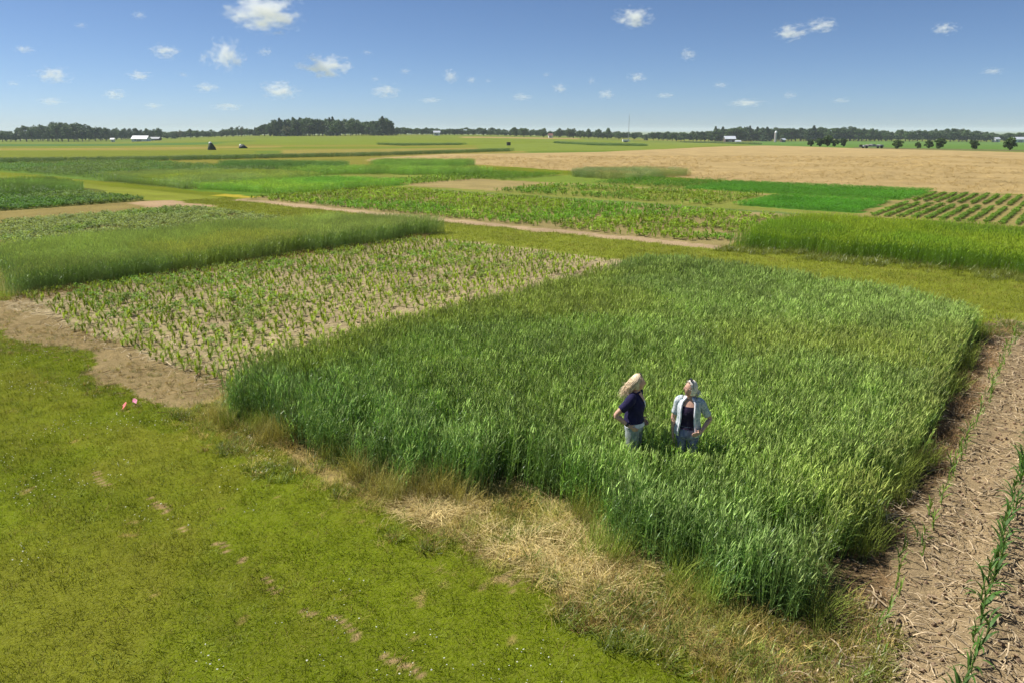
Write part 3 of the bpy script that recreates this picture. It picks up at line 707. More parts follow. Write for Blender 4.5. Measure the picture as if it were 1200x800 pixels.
# ------------------------------------------------------------------ dry grass, straw and weeds round the wheat
def grass_tuft(n, r, lo, hi, wd, el=(.7, 1.45), droop=(.3, 1.6), segs=3, mat=None):
    b = MB()
    for _ in range(n):
        a = random.uniform(0, 6.28); q = r * math.sqrt(random.random())
        b.blade((q * math.cos(a), q * math.sin(a), 0), random.uniform(0, 6.28), random.uniform(lo, hi), wd * random.uniform(.7, 1.3), random.uniform(*el), random.uniform(*droop), segs)
    return b.mesh('grass_tuft', [mat or M_BLADE])
DRYT = [grass_tuft(26, .12, .10, .32, .006, (.25, 1.3), (.4, 1.8), 3, M_DRY) for _ in range(6)]
LODGE = [grass_tuft(34, .2, .2, .5, .007, (.02, .35), (.0, .5), 3, M_DRY) for _ in range(5)]
WEED = [grass_tuft(20, .09, .08, .24, .012, (.5, 1.3), (.8, 2), 3) for _ in range(4)] + [grass_tuft(30, .10, .10, .30, .008, (.7, 1.4), (.5, 1.6), 3) for _ in range(3)]
TALLDRY = [grass_tuft(30, .12, .35, .7, .006, (1.0, 1.45), (.2, 1.0), 3, M_DRY) for _ in range(4)]
def mixv(t, u, share=.55):
    c = np.array([(.50, .38, .14), (.30, .30, .06), (.17, .24, .035), (.24, .16, .06), (.36, .33, .09)]); i = rng.integers(0, 5, len(t)); m = rng.random(len(t)) < share
    t[m] = c[i[m]] * rng.uniform(.7, 1.2, m.sum())[:, None]
u, v = jitter_grid(-1.25, .9, -.5, 9.9, .085); x, y = to_xy(u, v); ns = fbm(x, y, .8, 63, 3); inn = in_wheat(u, v)
k = (~inn) & (ns > .28) & (u > -1.1) & (rng.random(len(u)) < np.clip(1.25 + u * .9, .25, 1) * np.clip(1.15 - v * .07, .4, 1) * np.clip(.35 + v * .4, .35, 1)); t = tints((.48, .36, .12), k.sum(), .25, x[k], y[k], .6, .4, (.32, .28, .06))
mixv(t, u[k]); stand('dry_grass', DRYT, u[k], v[k], 'tangle of dry yellow grass along the front of the big wheat plot', 'dry grass', t, .2, (.5, 1.0))
k = (~inn) & (v < 5.2) & (v > 1.5) & (u > -.72) & (fbm(x, y, .9, 66, 3) > .50); t = tints((.62, .50, .23), k.sum(), .2)
stand('lodged_straw', LODGE, u[k], v[k], 'flattened pale straw in the bay at the wheat front', 'straw', t, .12, (.6, 1.1))
k = (~inn) & (fbm(x, y, .45, 67, 3) > .56) & (rng.random(len(u)) < .6); t = tints((.19, .24, .04), k.sum(), .25)
mixv(t, u[k], .3); stand('weeds', WEED, u[k], v[k], 'green weeds and young grass along the wheat front', 'weeds', t, .2, (.4, 1.0))
u, v = jitter_grid(-2.2, -.5, -.5, 9.5, .12); x, y = to_xy(u, v); k = (rng.random(len(u)) < np.clip((u + 1.7) * .5, 0, .55)) & (fbm(x, y, .5, 167, 3) > .48); t = tints((.36, .29, .09), k.sum(), .3); mixv(t, u[k], .4)
stand('dry_grass', DRYT, u[k], v[k], 'short dry grass thinning out from the verge into the lawn', 'dry grass', t, .2, (.2, .5))
# dry stems standing at the very front and right edge of the wheat
u, v = jitter_grid(-.8, 13, -.6, 10, .11); x, y = to_xy(u, v)
nearedge = (in_wheat(u + .28, v) | in_wheat(u, v + .22)) & ~in_wheat(u - .18, v + 0.0) | (in_wheat(u, v + .25) & ~in_wheat(u, v - .06))
k = nearedge & (fbm(x, y, .5, 68, 2) > .56) & (v < 10); t = tints((.25, .31, .055), k.sum(), .25, x[k], y[k], .7, .3, (.38, .34, .10))
stand('dry_grass', TALLDRY, u[k], v[k], 'ragged yellowing stems fringing the edge of the big wheat plot', 'dry grass', t, .2, (.6, 1.0))
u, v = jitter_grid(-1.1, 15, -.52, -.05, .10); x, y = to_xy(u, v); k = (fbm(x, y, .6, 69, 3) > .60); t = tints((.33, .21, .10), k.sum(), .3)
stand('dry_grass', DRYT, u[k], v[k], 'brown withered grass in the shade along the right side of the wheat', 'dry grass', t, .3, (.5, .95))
u, v = jitter_grid(-1.15, .6, -.8, 1.9, .095); x, y = to_xy(u, v); k = (fbm(x, y, .6, 70, 3) > .36) & ~in_wheat(u, v); t = tints((.21, .25, .045), k.sum(), .3, x[k], y[k], .5, .3, (.34, .25, .07))
mixv(t, u[k], .4); stand('weeds', WEED, u[k], v[k], 'mixed green and yellow grass at the near corner of the wheat', 'weeds', t, .2, (.4, 1.05))
u, v = jitter_grid(13.2, 15, -.8, 10, .16); x, y = to_xy(u, v); k = ~in_wheat(u, v) & (fbm(x, y, .6, 73, 3) > .5)
stand('weeds', WEED, u[k], v[k], 'rough green grass at the far end of the big wheat plot', 'weeds', tints((.15, .19, .03), k.sum(), .25), .2, (.6, 1.3))
u, v = jitter_grid(20.9, 22.4, -1, 9.8, .17); x, y = to_xy(u, v); k = fbm(x, y, .9, 74, 3) > .42
stand('weeds', WEED, u[k], v[k], 'rough yellow green grass at the foot of the right wheat plot', 'weeds', tints((.18, .21, .04), k.sum(), .25), .2, (.8, 1.6))
u, v = jitter_grid(.6, 19, 21.0, 22.0, .2); x, y = to_xy(u, v); k = fbm(x, y, 1.0, 75, 3) > .5
stand('dry_grass', DRYT, u[k], v[k], 'reddish dry grass between the seedlings and the dark wheat', 'dry grass', tints((.25, .17, .06), k.sum(), .25), .2, (.7, 1.2))

creeping()
# ------------------------------------------------------------------ lawn grass and clover
LAWN_T = [grass_tuft(30, .115, .03, .085, .0058, (.3, 1.35), (.3, 1.6), 2, M_LAWN) for _ in range(8)]
def lawn_scatter(us, label, sp, zone, sc):
    u, v = jitter_grid(*us, sp); x, y = to_xy(u, v); k = inview(x, y, 120); u, v, x, y = u[k], v[k], x[k], y[k]
    cls, col, lit, grs = ground_fields(x, y); k = (cls == 0) & zone(u, v); u, v, x, y, col = u[k], v[k], x[k], y[k], col[k]; n = len(u)
    t = col * np.clip(1.0 + rng.normal(0, .26, n), .6, 2.2)[:, None] * np.array((1.15, 1.2, 1.0))[None]
    br = rng.random(n) < .06; t[br] = np.array((.30, .36, .06)) * rng.uniform(.6, 1.1, br.sum())[:, None]
    pale = rng.random(n) < .08; t[pale] = np.array((.26, .23, .05)) * rng.uniform(.7, 1.1, pale.sum())[:, None]
    s = rng.uniform(*sc, n)
    scatter('lawn_grass', LAWN_T, np.stack([x, y, np.zeros(n) - .004], 1), np.stack([rng.normal(0, .1, n), rng.normal(0, .1, n), rng.uniform(0, 6.28, n)], 1), np.stack([s, s, s], 1), rng.integers(0, 8, n), np.clip(t, .004, 1), label, 'grass')
lawn_scatter((-8, .6, -1, 24), 'short mown olive green lawn in the left foreground', .115, lambda u, v: u < .7, (.55, 1.35))
lawn_scatter((14.5, 22.2, -8, 46), 'mown yellowish grass of the alley behind the plots', .26, lambda u, v: u > 14, (1.5, 2.4))
b = MB()
for k in range(7):
    a = k * .9; b.quad((.008 * math.cos(a), .008 * math.sin(a), .05), (math.cos(a) * .5, math.sin(a) * .5, 1), (0, 0, 1), .006, .006)
b.tube([(0, 0, 0), (0, 0, .05)], [.001, .001], 3, 1, False)
CLOV = b.mesh('clover_flower', [M_WHITE, M_STEM])
u, v = jitter_grid(-7, -.6, 0, 20, .07); x, y = to_xy(u, v); k = inview(x, y, 60); u, v, x, y = u[k], v[k], x[k], y[k]
k = (rng.random(len(u)) < np.clip((fbm(x, y, .9, 81, 3) - .60) * 2.2, .0012, .3)); n = k.sum(); s = rng.uniform(.5, 1.15, n)
scatter('clover_flowers', [CLOV], np.stack([x[k], y[k], np.full(n, .01)], 1), np.stack([rng.normal(0, .3, n), rng.normal(0, .3, n), rng.uniform(0, 6, n)], 1), np.stack([s, s, s], 1) * .62, np.zeros(n, int), np.tile(np.array((.14, .2, .04)), (n, 1)), 'tiny white clover flowers dotting the lawn', 'clover')

# ------------------------------------------------------------------ pink marker flags
M_WIRE = plant_mat('flag_wire', (.25, .25, .25), 'plain', trans=0)
def marker_flag(x, y, ang, col, label, h, droop, fs):
    m = plant_mat('flag_film_' + label.split()[0], col, 'plain', trans=.5, spec=.2)
    t = empty('marker_flag', (x, y, 0), ang, label, 'marker flag', 'pink marker flags in the lawn')
    b = MB(); b.tube([(0, 0, -.05), (.01, 0, h * .5), (0, 0, h)], [.0035] * 3, 5, 0); b.obj('wire', [M_WIRE], t)
    b = MB(); n = 5
    for i in range(n):
        q = i / (n - 1); zz = h - droop * q * q * .06; off = .012 * math.sin(q * 5)
        b.v += [(q * .11, off - .0008, zz - .085), (q * .11, off - .0008, zz), (q * .11, off + .0008, zz - .085), (q * .11, off + .0008, zz)]
    for i in range(n - 1):
        k = 4 * i; b.f += [(k, k + 4, k + 5, k + 1), (k + 2, k + 3, k + 7, k + 6), (k + 1, k + 5, k + 7, k + 3), (k, k + 2, k + 6, k + 4)]; b.m += [0] * 4
    o = b.obj('flag', [m], t); o.location = (0, h * .0, 0); o.rotation_euler = (0, 0, 0)
    for q in o.data.vertices: q.co.y += (h - q.co.z) * -1.1; q.co.z = h - (h - q.co.z) * .75
    o.scale = (fs, fs, fs); o.location = (0, 0, h * (1 - fs))
x, y = P(157, 474); marker_flag(x, y, .15, (.93, .42, .66), 'pale pink marker flag on a wire, the upright one nearer the seedlings', .12, .6, .7)
x, y = P(148, 477); marker_flag(x, y, -.5, (.93, .30, .30), 'coral pink marker flag drooping close to the grass', .10, 1.3, .7)

# ------------------------------------------------------------------ trees
M_BARK = plant_mat('bark', (.10, .08, .06), 'plain', trans=0, spec=.1, rough=.9)
def crown_mat(name, col):
    m, nt, bs, out = new_mat(name); rnd = N(nt, 'ShaderNodeObjectInfo').outputs['Random']; pos = N(nt, 'ShaderNodeNewGeometry').outputs['Position']
    c = mixc(nt, rnd, tuple(x * .72 for x in col), (col[0] * 1.4, col[1] * 1.22, col[2] * 1.05))
    c = mixc(nt, 1.0, c, ramp(nt, noise(nt, pos, .55, 3), [(.3, .7), (.7, 1.3)]), 'MULTIPLY')
    nt.links.new(c, bs.inputs['Base Color']); bs.inputs['Roughness'].default_value = .6; bs.inputs['Specular IOR Level'].default_value = .2
    tr = N(nt, 'ShaderNodeBsdfTranslucent'); nt.links.new(c, tr.inputs[0]); mx = N(nt, 'ShaderNodeMixShader'); mx.inputs[0].default_value = .25
    nt.links.new(bs.outputs[0], mx.inputs[1]); nt.links.new(tr.outputs[0], mx.inputs[2]); nt.links.new(mx.outputs[0], out.inputs[0]); return m
M_BROAD = crown_mat('broadleaf_crown', (.062, .118, .034)); M_CONI = crown_mat('conifer_crown', (.042, .082, .035)); M_PALE = crown_mat('bare_crown', (.11, .12, .06))
def tree_kind(kind, seed):
    """unit-height tree: (trunk mesh, crown mesh)"""
    r = random.Random(seed); t = MB(); c = MB()
    if kind == 'round': z0, rx, rz, nc, nl, ls = .06, .42, .48, 32, 46, .044
    elif kind == 'broad': z0, rx, rz, nc, nl, ls = .05, .34, .48, 32, 46, .042
    elif kind == 'poplar': z0, rx, rz, nc, nl, ls = .05, .21, .48, 28, 42, .036
    elif kind == 'bush': z0, rx, rz, nc, nl, ls = .02, .46, .50, 34, 60, .055
    elif kind == 'sparse': z0, rx, rz, nc, nl, ls = .20, .30, .40, 16, 20, .034
    else: z0, rx, rz, nc, nl, ls = .06, .26, .46, 32, 44, .04
    cz = 1 - rz
    t.tube([(0, 0, -.03), (.005, 0, .3), (0, .01, .62), (.01, 0, .85)], [.026, .019, .011, .004], 6, 0)
    for k in range(nc):
        if kind == 'conifer':
            q = k / (nc - 1); z = z0 + (1 - z0) * q * .98; rad = rx * (1 - q) ** .85 * r.uniform(.55, 1); a = k * 2.4; p = Vector((rad * math.cos(a), rad * math.sin(a), z)); cr = .10 * (1 - q) + .03
        else:
            while True:
                p = Vector((r.uniform(-1, 1), r.uniform(-1, 1), r.uniform(-1, 1)))
                if p.length < 1: break
            if k % 3: p = p.normalized() * r.uniform(.55, .9)
            wz = 1 if p.z > -.2 else .85
            p = Vector((p.x * rx * r.uniform(.8, 1.1), p.y * rx * r.uniform(.8, 1.1), cz + p.z * (rz - .06) * wz)); cr = r.uniform(.09, .15) * (rx / .36) ** .5
            if k % 4 == 0: t.tube([(0, 0, max(.15, p.z * .55)), tuple(p * .6 + Vector((0, 0, p.z * .35))), tuple(p)], [.010, .007, .003], 4, 0, False)
        for _ in range(nl):
            d = Vector((r.gauss(0, 1), r.gauss(0, 1), r.gauss(0, 1))).normalized(); q = p + Vector((d.x, d.y, d.z * .8)) * cr * r.uniform(.55, 1.05)
            if q.z < z0 * .6: q.z = z0 * .6 + r.uniform(0, .05)
            nd = d + Vector((r.gauss(0, .5), r.gauss(0, .5), r.gauss(0, .5) + .25))
            c.quad(q, nd, (r.gauss(0, 1), r.gauss(0, 1), r.gauss(0, 1)), ls * r.uniform(.5, 1), ls * r.uniform(.5, 1))
    mat = M_CONI if kind == 'conifer' else M_PALE if kind == 'sparse' else M_BROAD
    return t.mesh('trunk', [M_BARK]), c.mesh('crown', [mat])
KINDS = {k: [tree_kind(k, 10 * i + j) for j in range(3 if k != 'sparse' else 1)] for i, k in enumerate(('round', 'broad', 'poplar', 'bush', 'conifer', 'sparse'))}
def tree(px, d, hpx, kind, label, group=None, wide=1., base_py=None, name=None):
    x, y, z = at(px, d); dep = d * math.cos(PITCH) + 1.25; h = hpx * dep / FPX
    tm, cm = random.choice(KINDS[kind]); nm = name or {'conifer': 'conifer_tree', 'poplar': 'poplar_tree', 'bush': 'shrub'}.get(kind, 'broadleaf_tree')
    e = empty(nm, (x, y, z - .1), random.uniform(0, 6.28), label, 'shrub' if kind == 'bush' else 'tree', group); s = h * random.uniform(.96, 1.04)
    e.scale = (s * wide, s * wide, s)
    for me, pn in ((tm, 'trunk'), (cm, 'crown')):
        o = bpy.data.objects.new(pn, me); COL.objects.link(o); o.parent = e
    return e
def wood(x0, x1, step, hs, d, kinds, label, group, wide=(.9, 1.25), dj=14):
    """a wood edge: hs is [(px, height in px)]"""
    px = x0
    while px <= x1:
        h = float(np.interp(px, [q[0] for q in hs], [q[1] for q in hs])) * random.uniform(.88, 1.06)
        tree(px, d + random.uniform(-dj, dj), h, random.choice(kinds), label, group, random.uniform(*wide)); px += step * random.uniform(.7, 1.3)
LW = [(0, 13), (8, 15), (14, 12), (28, 18), (40, 18), (62, 23), (80, 22), (96, 21), (108, 18), (120, 16), (128, 17)]
wood(2, 128, 6.0, LW, 585, ['broad', 'broad', 'round'], 'dark tree in the front rank of the wood at the far left', 'trees of the far left wood')
wood(5, 126, 8.5, LW, 640, ['broad', 'round'], 'tree rising behind the front rank of the far left wood', 'back trees of the far left wood')
wood(130, 192, 6.0, [(130, 15), (150, 15), (160, 14), (172, 12), (186, 15), (192, 13)], 660, ['broad', 'round'], 'tree in the grove around the long white shed', 'trees around the long white shed')
wood(196, 300, 6.5, [(196, 7), (210, 9), (225, 11), (245, 8), (262, 9), (270, 12), (285, 10), (300, 11)], 640, ['round', 'round', 'broad', 'conifer'], 'small distant tree in the thin line left of the central wood', 'trees in the thin line left of the central wood', (1.1, 1.5))
tree(211, 600, 11, 'sparse', 'thin see-through tree left of the round clump in the thin tree line'); tree(283, 600, 14, 'sparse', 'tall nearly bare grey tree just left of the central wood')
MW = [(303, 11), (309, 15), (316, 14), (325, 20), (340, 21), (352, 22), (372, 20), (390, 20), (410, 20), (425, 18), (436, 18), (441, 19), (449, 22), (455, 18), (461, 13)]
wood(304, 461, 5.2, MW, 590, ['broad', 'broad', 'round', 'broad', 'conifer'], 'tree in the front rank of the dense dark wood in the centre left', 'trees of the central wood', (.9, 1.3))
wood(310, 458, 7.0, MW, 640, ['broad'], 'tree rising behind the front rank of the central wood', 'back trees of the central wood', (1., 1.4))
tree(449, 575, 22.5, 'conifer', 'tall pointed conifer at the right end of the central wood', None, 1.4); tree(336, 570, 13, 'sparse', 'pale thin tree in front of the central wood', None, 1.3)
wood(465, 560, 5.5, [(465, 9), (480, 10), (500, 9), (520, 8), (545, 8), (560, 9)], 655, ['round', 'round', 'broad'], 'small distant tree right of the central wood', 'distant trees right of the central wood', (1.2, 1.7))
for px, h, k, wd, lab in [(567, 10, 'broad', 1.2, 'slim tree left of the bushy pair in the middle of the tree line'), (603, 12.5, 'broad', 1., 'upright tree beside the wide round one, left half of the middle tree line'),
        (614, 11.5, 'round', 1.3, 'wide round tree touching the upright one in the middle tree line'), (637, 11.5, 'round', 1.1, 'lone round tree standing free in the middle of the tree line'),
        (655, 12, 'round', 1.15, 'rounded tree right of the lone round tree'), (667, 13, 'broad', 1., 'tallest tree of the clump right of the lone round tree'), (672, 12.5, 'poplar', 1.3, 'narrow tree beside the tallest of the clump'),
        (680, 9.5, 'round', 1.2, 'low round tree filling the gap left of the twin dark trees'), (690, 12, 'broad', 1.2, 'left one of the twin dark trees before the mast'), (701, 12.5, 'broad', 1.1, 'right one of the twin dark trees before the mast'),
        (712, 13.5, 'broad', 1.1, 'bushy tall tree just left of the mast'), (706, 8, 'round', 1.2, 'low tree in front of the bushy tall one near the mast'), (725, 9.5, 'round', 1.3, 'spreading tree below the mast'), (743, 9.5, 'broad', 1.3, 'tree right behind the small white trailer'), (757, 7, 'conifer', 1.4, 'small pointed tree right of the white trailer')]:
    tree(px, 600, h, k, lab, None, wd)
wood(575, 735, 7, [(575, 7), (735, 8)], 655, ['round', 'broad'], 'low distant tree behind the middle tree line', 'low distant trees behind the middle line', (1.3, 1.8))
wood(766, 842, 4.6, [(766, 13), (775, 11), (785, 12), (800, 11), (815, 13), (842, 14)], 600, ['broad', 'round', 'round'], 'tree of the bushy stretch left of the farm', 'trees of the bushy stretch left of the farm', (1., 1.5))
wood(838, 1040, 4.3, [(838, 17), (850, 16), (880, 17), (900, 17), (930, 17), (960, 17), (985, 17), (1004, 18), (1012, 17), (1025, 14), (1040, 13)], 610, ['poplar', 'poplar', 'conifer', 'broad'], 'tall narrow tree in the long dark belt behind the farm', 'trees of the dark belt behind the farm', (1.2, 1.7))
wood(842, 1040, 6.0, [(838, 15), (1004, 15), (1040, 12)], 650, ['broad', 'poplar'], 'tree rising behind the dark belt at the farm', 'back trees of the dark belt behind the farm', (1.3, 1.8))
wood(1040, 1158, 5.2, [(1040, 12), (1055, 14), (1070, 14), (1100, 15), (1125, 16), (1140, 14), (1158, 12)], 610, ['round', 'broad', 'round'], 'rounded tree in the spreading wood at the right', 'trees of the spreading wood at the right', (1.1, 1.6))
wood(1155, 1210, 6.5, [(1155, 10), (1180, 10), (1210, 11)], 660, ['round', 'broad'], 'distant tree behind the white sheds at the right edge', 'distant trees at the right edge', (1.2, 1.7))
FILL = [cm for k in ('round', 'broad') for _, cm in KINDS[k]]
pts = []
for px in np.arange(-60, 1260, 5.5):
    x, y, z = at(px + random.uniform(-2, 2), 700 + random.uniform(-15, 25)); pts.append((x, y, z - .5))
n = len(pts); s = rng.uniform(5.2, 8.0, n)
M_FILL = crown_mat('far_wood', (.06, .11, .045))
scatter('far_wood', FILL, pts, np.stack([np.zeros(n), np.zeros(n), rng.uniform(0, 6, n)], 1), np.stack([s * 1.7, s * 1.7, s], 1), rng.integers(0, len(FILL), n), np.ones((n, 3)), 'low continuous line of far woods along the horizon', 'woods')
for px, by, h, wd, lab in [(950, 172, 9, 1., 'leftmost small shrub of the five at the edge of the tan field'), (960, 172, 11, .95, 'dark shrub against the biggest of the five'), (970, 172, 14, 1.1, 'biggest roundest shrub of the five at the tan field'),
        (978.5, 172, 9, 1., 'low shrub tucked right of the biggest of the five'), (988, 172, 10, .9, 'separate narrow shrub ending the five at the right'), (1052, 174.5, 11.5, 1.1, 'round shrub standing alone right of the low wagon'),
        (1076, 174, 8, 1.1, 'smallest shrub of the three in the middle right'), (1088, 174, 10, 1.1, 'wide shrub in the middle of the three'), (1101, 174.5, 13, 1.05, 'tall shrub at the right of the three'),
        (1140, 175, 12, 1.1, 'lone shrub between the three and the tree at the right edge'), (1183, 176.5, 17, 1., 'large dark shrub close to the right edge')]:
    x, y = P(px, by); tree(px, y, h, 'bush', lab, None, wd)

# ------------------------------------------------------------------ farm buildings and far objects
def flat_mat(name, col, rough=.7, var=.2):
    m, nt, bs, out = new_mat(name); pos = N(nt, 'ShaderNodeTexCoord').outputs['Object']
    c = mixc(nt, 1.0, col, ramp(nt, noise(nt, pos, 1.2, 4), [(.3, 1 - var), (.7, 1.)]), 'MULTIPLY'); nt.links.new(c, bs.inputs['Base Color']); bs.inputs['Roughness'].default_value = rough; return m
M_WPAINT = flat_mat('white_paint', (.80, .80, .78), .6, .1); M_WROOF = flat_mat('pale_metal_roof', (.50, .53, .56), .45, .15); M_BARNWALL = flat_mat('dark_barn_boards', (.13, .09, .075)); M_GREY = flat_mat('grey_metal', (.35, .36, .37), .5)
M_SILO = flat_mat('concrete_stave', (.42, .36, .33), .8); M_GLASS = flat_mat('dark_window', (.03, .035, .04), .2, 0); M_DARK = flat_mat('dark_tarp', (.03, .035, .03), .7); M_OLIVE = flat_mat('olive_tarp', (.05, .07, .03), .8); M_RUST = flat_mat('rusty_red', (.22, .09, .07), .7); M_TIRE = flat_mat('tyre_rubber', (.025, .025, .025), .8)
def building(name, px, d, wid, dep, wall_h, roof_h, rz, wall, roof, label, cat, doors=1, wins=2, lift=0):
    x, y, z = at(px, d); e = empty(name, (x, y, z + lift), rz, label, cat)
    b = MB(); W, D = wid / 2, dep / 2; b.box(-W, W, -D, D, -1, wall_h)
    for sx in (-1, 1):
        k = len(b.v); b.v += [(sx * W, -D, wall_h), (sx * W, D, wall_h), (sx * W, 0, wall_h + roof_h)]; b.f.append((k, k + 1, k + 2) if sx > 0 else (k + 1, k, k + 2)); b.m.append(0)
    b.obj('wall', [wall], e)
    b = MB(); ov = .4; t = .18
    for sy in (-1, 1):
        k = len(b.v); b.v += [(-W - ov, sy * (D + ov), wall_h - .1), (W + ov, sy * (D + ov), wall_h - .1), (W + ov, 0, wall_h + roof_h + .12), (-W - ov, 0, wall_h + roof_h + .12)]
        b.v += [(p[0], p[1], p[2] + t) for p in b.v[k:k + 4]]
        for f in ((0, 1, 2, 3), (7, 6, 5, 4), (0, 4, 5, 1), (1, 5, 6, 2), (2, 6, 7, 3), (3, 7, 4, 0)): b.f.append(tuple(k + i for i in f)); b.m.append(0)
    b.obj('roof', [roof], e)
    for i in range(doors):
        b = MB(); cx = (i + .5) / doors * wid - W; dw = min(1.6, wid * .18); b.box(cx - dw, cx + dw, -D - .06, -D + .02, -.3, wall_h * .78); b.obj('door', [M_GREY], e)
    for i in range(wins):
        b = MB(); cx = (i + .25) / wins * wid - W; b.box(cx - .5, cx + .5, -D - .05, -D + .02, wall_h * .45, wall_h * .8); b.obj('window', [M_GLASS], e)
    return e
building('storage_shed', 165, 520, 10, 7, 1.6, 1.9, .05, M_WPAINT, M_WPAINT, 'long low white shed with a white roof by the left grove', 'shed', 1, 1)
building('farm_shed', 180, 560, 9, 5, 1.2, 1.0, .0, M_RUST, M_GREY, 'low reddish brown shed right of the long white shed', 'shed', 1, 1)
building('farm_shed', 131.5, 540, 2.2, 2.2, 1.6, .8, .2, M_WPAINT, M_WPAINT, 'tiny white hut at the right end of the far left wood', 'hut', 1, 0)
building('farm_shed', 512, 620, 5, 4, 2.2, 1.2, .1, M_WPAINT, M_WROOF, 'small white building on the horizon right of the central wood', 'building', 1, 1)
building('farm_shed', 645, 590, 3.0, 3, 1.8, 1.2, .1, M_WPAINT, M_RUST, 'tiny white house beside the lone round tree', 'house', 1, 1)
building('barn', 855, 470, 6.0, 7, 2.5, 1.5, -.1, M_BARNWALL, M_WROOF, 'dark barn with a pale metal roof in front of the tree belt', 'barn', 1, 2)
building('lean_to_shed', 865, 462, 2.6, 4, 1.0, .5, -.1, M_WPAINT, M_WROOF, 'low white shed against the right side of the dark barn', 'shed', 1, 1)
building('farm_shed', 918, 560, 2.6, 3, 1.4, 1.0, .3, M_BARNWALL, M_WROOF, 'small shed with a pale roof right of the silo', 'shed', 1, 0)
building('storage_shed', 1168, 600, 4, 4, 2.2, 1.2, .2, M_WPAINT, M_WROOF, 'small white shed left of the large shrub at the right edge', 'shed', 1, 1)
building('storage_shed', 1194, 590, 9, 6, 2.2, 1.6, .0, M_WPAINT, M_WROOF, 'white shed half hidden behind the large shrub at the right edge', 'shed', 1, 2)
x, y, z = at(909, 560); e = empty('silo', (x, y, z), 0, 'grey pink tower silo with a white domed top before the tree belt', 'silo')
b = MB(); b.tube([(0, 0, -1), (0, 0, 6.6)], [.95, .95], 18, 0); 
for k in range(6): b.tube([(0, 0, .6 + k), (0, 0, .72 + k)], [.99, .99], 18, 0)
b.obj('tower', [M_SILO], e)
b = MB(); b.loft([(0, 0, 6.6 + 1.4 * math.sin(q), 1.0 * math.cos(q), 1.0 * math.cos(q)) for q in np.linspace(0, 1.5, 7)], 18); b.obj('dome', [M_WPAINT], e, True)
b = MB(); b.box(-.3, .3, -1.4, -.93, 0, 6.4); b.obj('chute', [M_GREY], e)
x, y, z = at(736.5, 620); e = empty('radio_mast', (x, y, z), 0, 'thin lattice radio mast rising above the middle tree line', 'mast')
b = MB()
for k in range(3): a = k * 2.094; b.tube([(.35 * math.cos(a), .35 * math.sin(a), 0), (.2 * math.cos(a), .2 * math.sin(a), 19)], [.07, .05], 4, 0)
for i in range(19):
    for k in range(3): a, a2 = k * 2.094, (k + 1) * 2.094; q = .35 - .008 * i; b.tube([(q * math.cos(a), q * math.sin(a), i), (q * math.cos(a2), q * math.sin(a2), i + 1)], [.03, .03], 3, 0, False)
b.obj('lattice', [M_GREY], e); b = MB(); b.tube([(0, 0, 18.8), (0, 0, 21)], [.09, .03], 5, 0); b.obj('antenna', [M_WPAINT], e)
# white trailer
x, y, z = at(733.5, 400); e = empty('white_trailer', (x, y, z), .05, 'small white box trailer on the field below the mast', 'trailer')
b = MB(); b.box(-1.75, 1.75, -.9, .9, .35, 1.45); b.obj('body', [M_WPAINT], e); b = MB(); b.tube([(1.7, 0, .45), (2.7, 0, .4)], [.06, .05], 5, 0); b.obj('drawbar', [M_GREY], e)
for sx in (-.5, .5):
    for sy in (-.95, .95): b = MB(); b.tube([(sx, sy - .09, .3), (sx, sy + .09, .3)], [.32, .32], 12, 0); b.obj('wheel', [M_TIRE], e)
# low wagon
x, y = P(1022, 174); z = float(terrain(x, y)); e = empty('farm_wagon', (x, y, z), .05, 'low grey flat wagon standing at the far edge of the tan field', 'wagon')
b = MB(); b.box(-2.9, 2.9, -.9, .9, .42, .62); b.obj('deck', [M_GREY], e)
for k in range(5): b = MB(); b.box(-2.7 + k * 1.1, -1.75 + k * 1.1, -.8, .8, .62, .82 + .12 * (k % 3)); b.obj('crate', [M_SILO if k % 2 else M_GREY], e)
for sx in (-2.1, 2.1):
    for sy in (-.95, .95): b = MB(); b.tube([(sx, sy - .1, .32), (sx, sy + .1, .32)], [.34, .34], 12, 0); b.obj('wheel', [M_TIRE], e)
b = MB(); b.box(-3.6, -2.95, -.3, .3, .35, .95); b.obj('hitch_box', [M_DARK], e)
# covered mounds
def mound(px, py, wid, h, cap, label, mat):
    x, y = P(px, py); z = float(terrain(x, y)); e = empty('covered_heap', (x, y, z), 0, label, 'covered heap'); b = MB()
    r = [(0, 0, h * q, wid / 2 * math.cos(q * 1.35) ** .7 * (1 + .06 * math.sin(7 * q)), wid / 2 * math.cos(q * 1.35) ** .7) for q in np.linspace(-.1, 1, 9)]
    b.loft([(cx + .18 * cz / h * (-1), cy, cz, a, c) for cx, cy, cz, a, c in r], 14)
    b.v = [(vx + random.gauss(0, .04), vy + random.gauss(0, .04), vz + random.gauss(0, .03)) for vx, vy, vz in b.v]; b.obj('heap', [mat], e, True)
    c0, cr, cz = cap; b = MB(); b.loft([(c0, 0, cz - .12, cr, cr * 1.3), (c0, 0, cz + .08, cr * .95, cr * 1.2), (c0, 0, cz + .22, cr * .4, cr * .5)], 10); b.v = [(vx + random.gauss(0, .02), vy, vz) for vx, vy, vz in b.v]; b.obj('cover', [M_WPAINT], e, True)
    for k in range(6): a = k * 1.05; b = MB(); b.tube([(wid / 2 * math.cos(a), wid / 2 * math.sin(a), -.1), (wid / 2 * math.cos(a) * 1.02, wid / 2 * math.sin(a) * 1.02, .25)], [.13, .1], 8, 0); b.obj('weight', [M_TIRE], e)
mound(248.5, 176, 1.75, 1.6, (-.28, .32, 1.62), 'dark peaked heap with a white cap standing in the far left field', M_OLIVE)
mound(285, 174, 2.0, .95, (-.62, .30, .80), 'low dark heap with a white patch, right of the peaked heap', M_DARK)
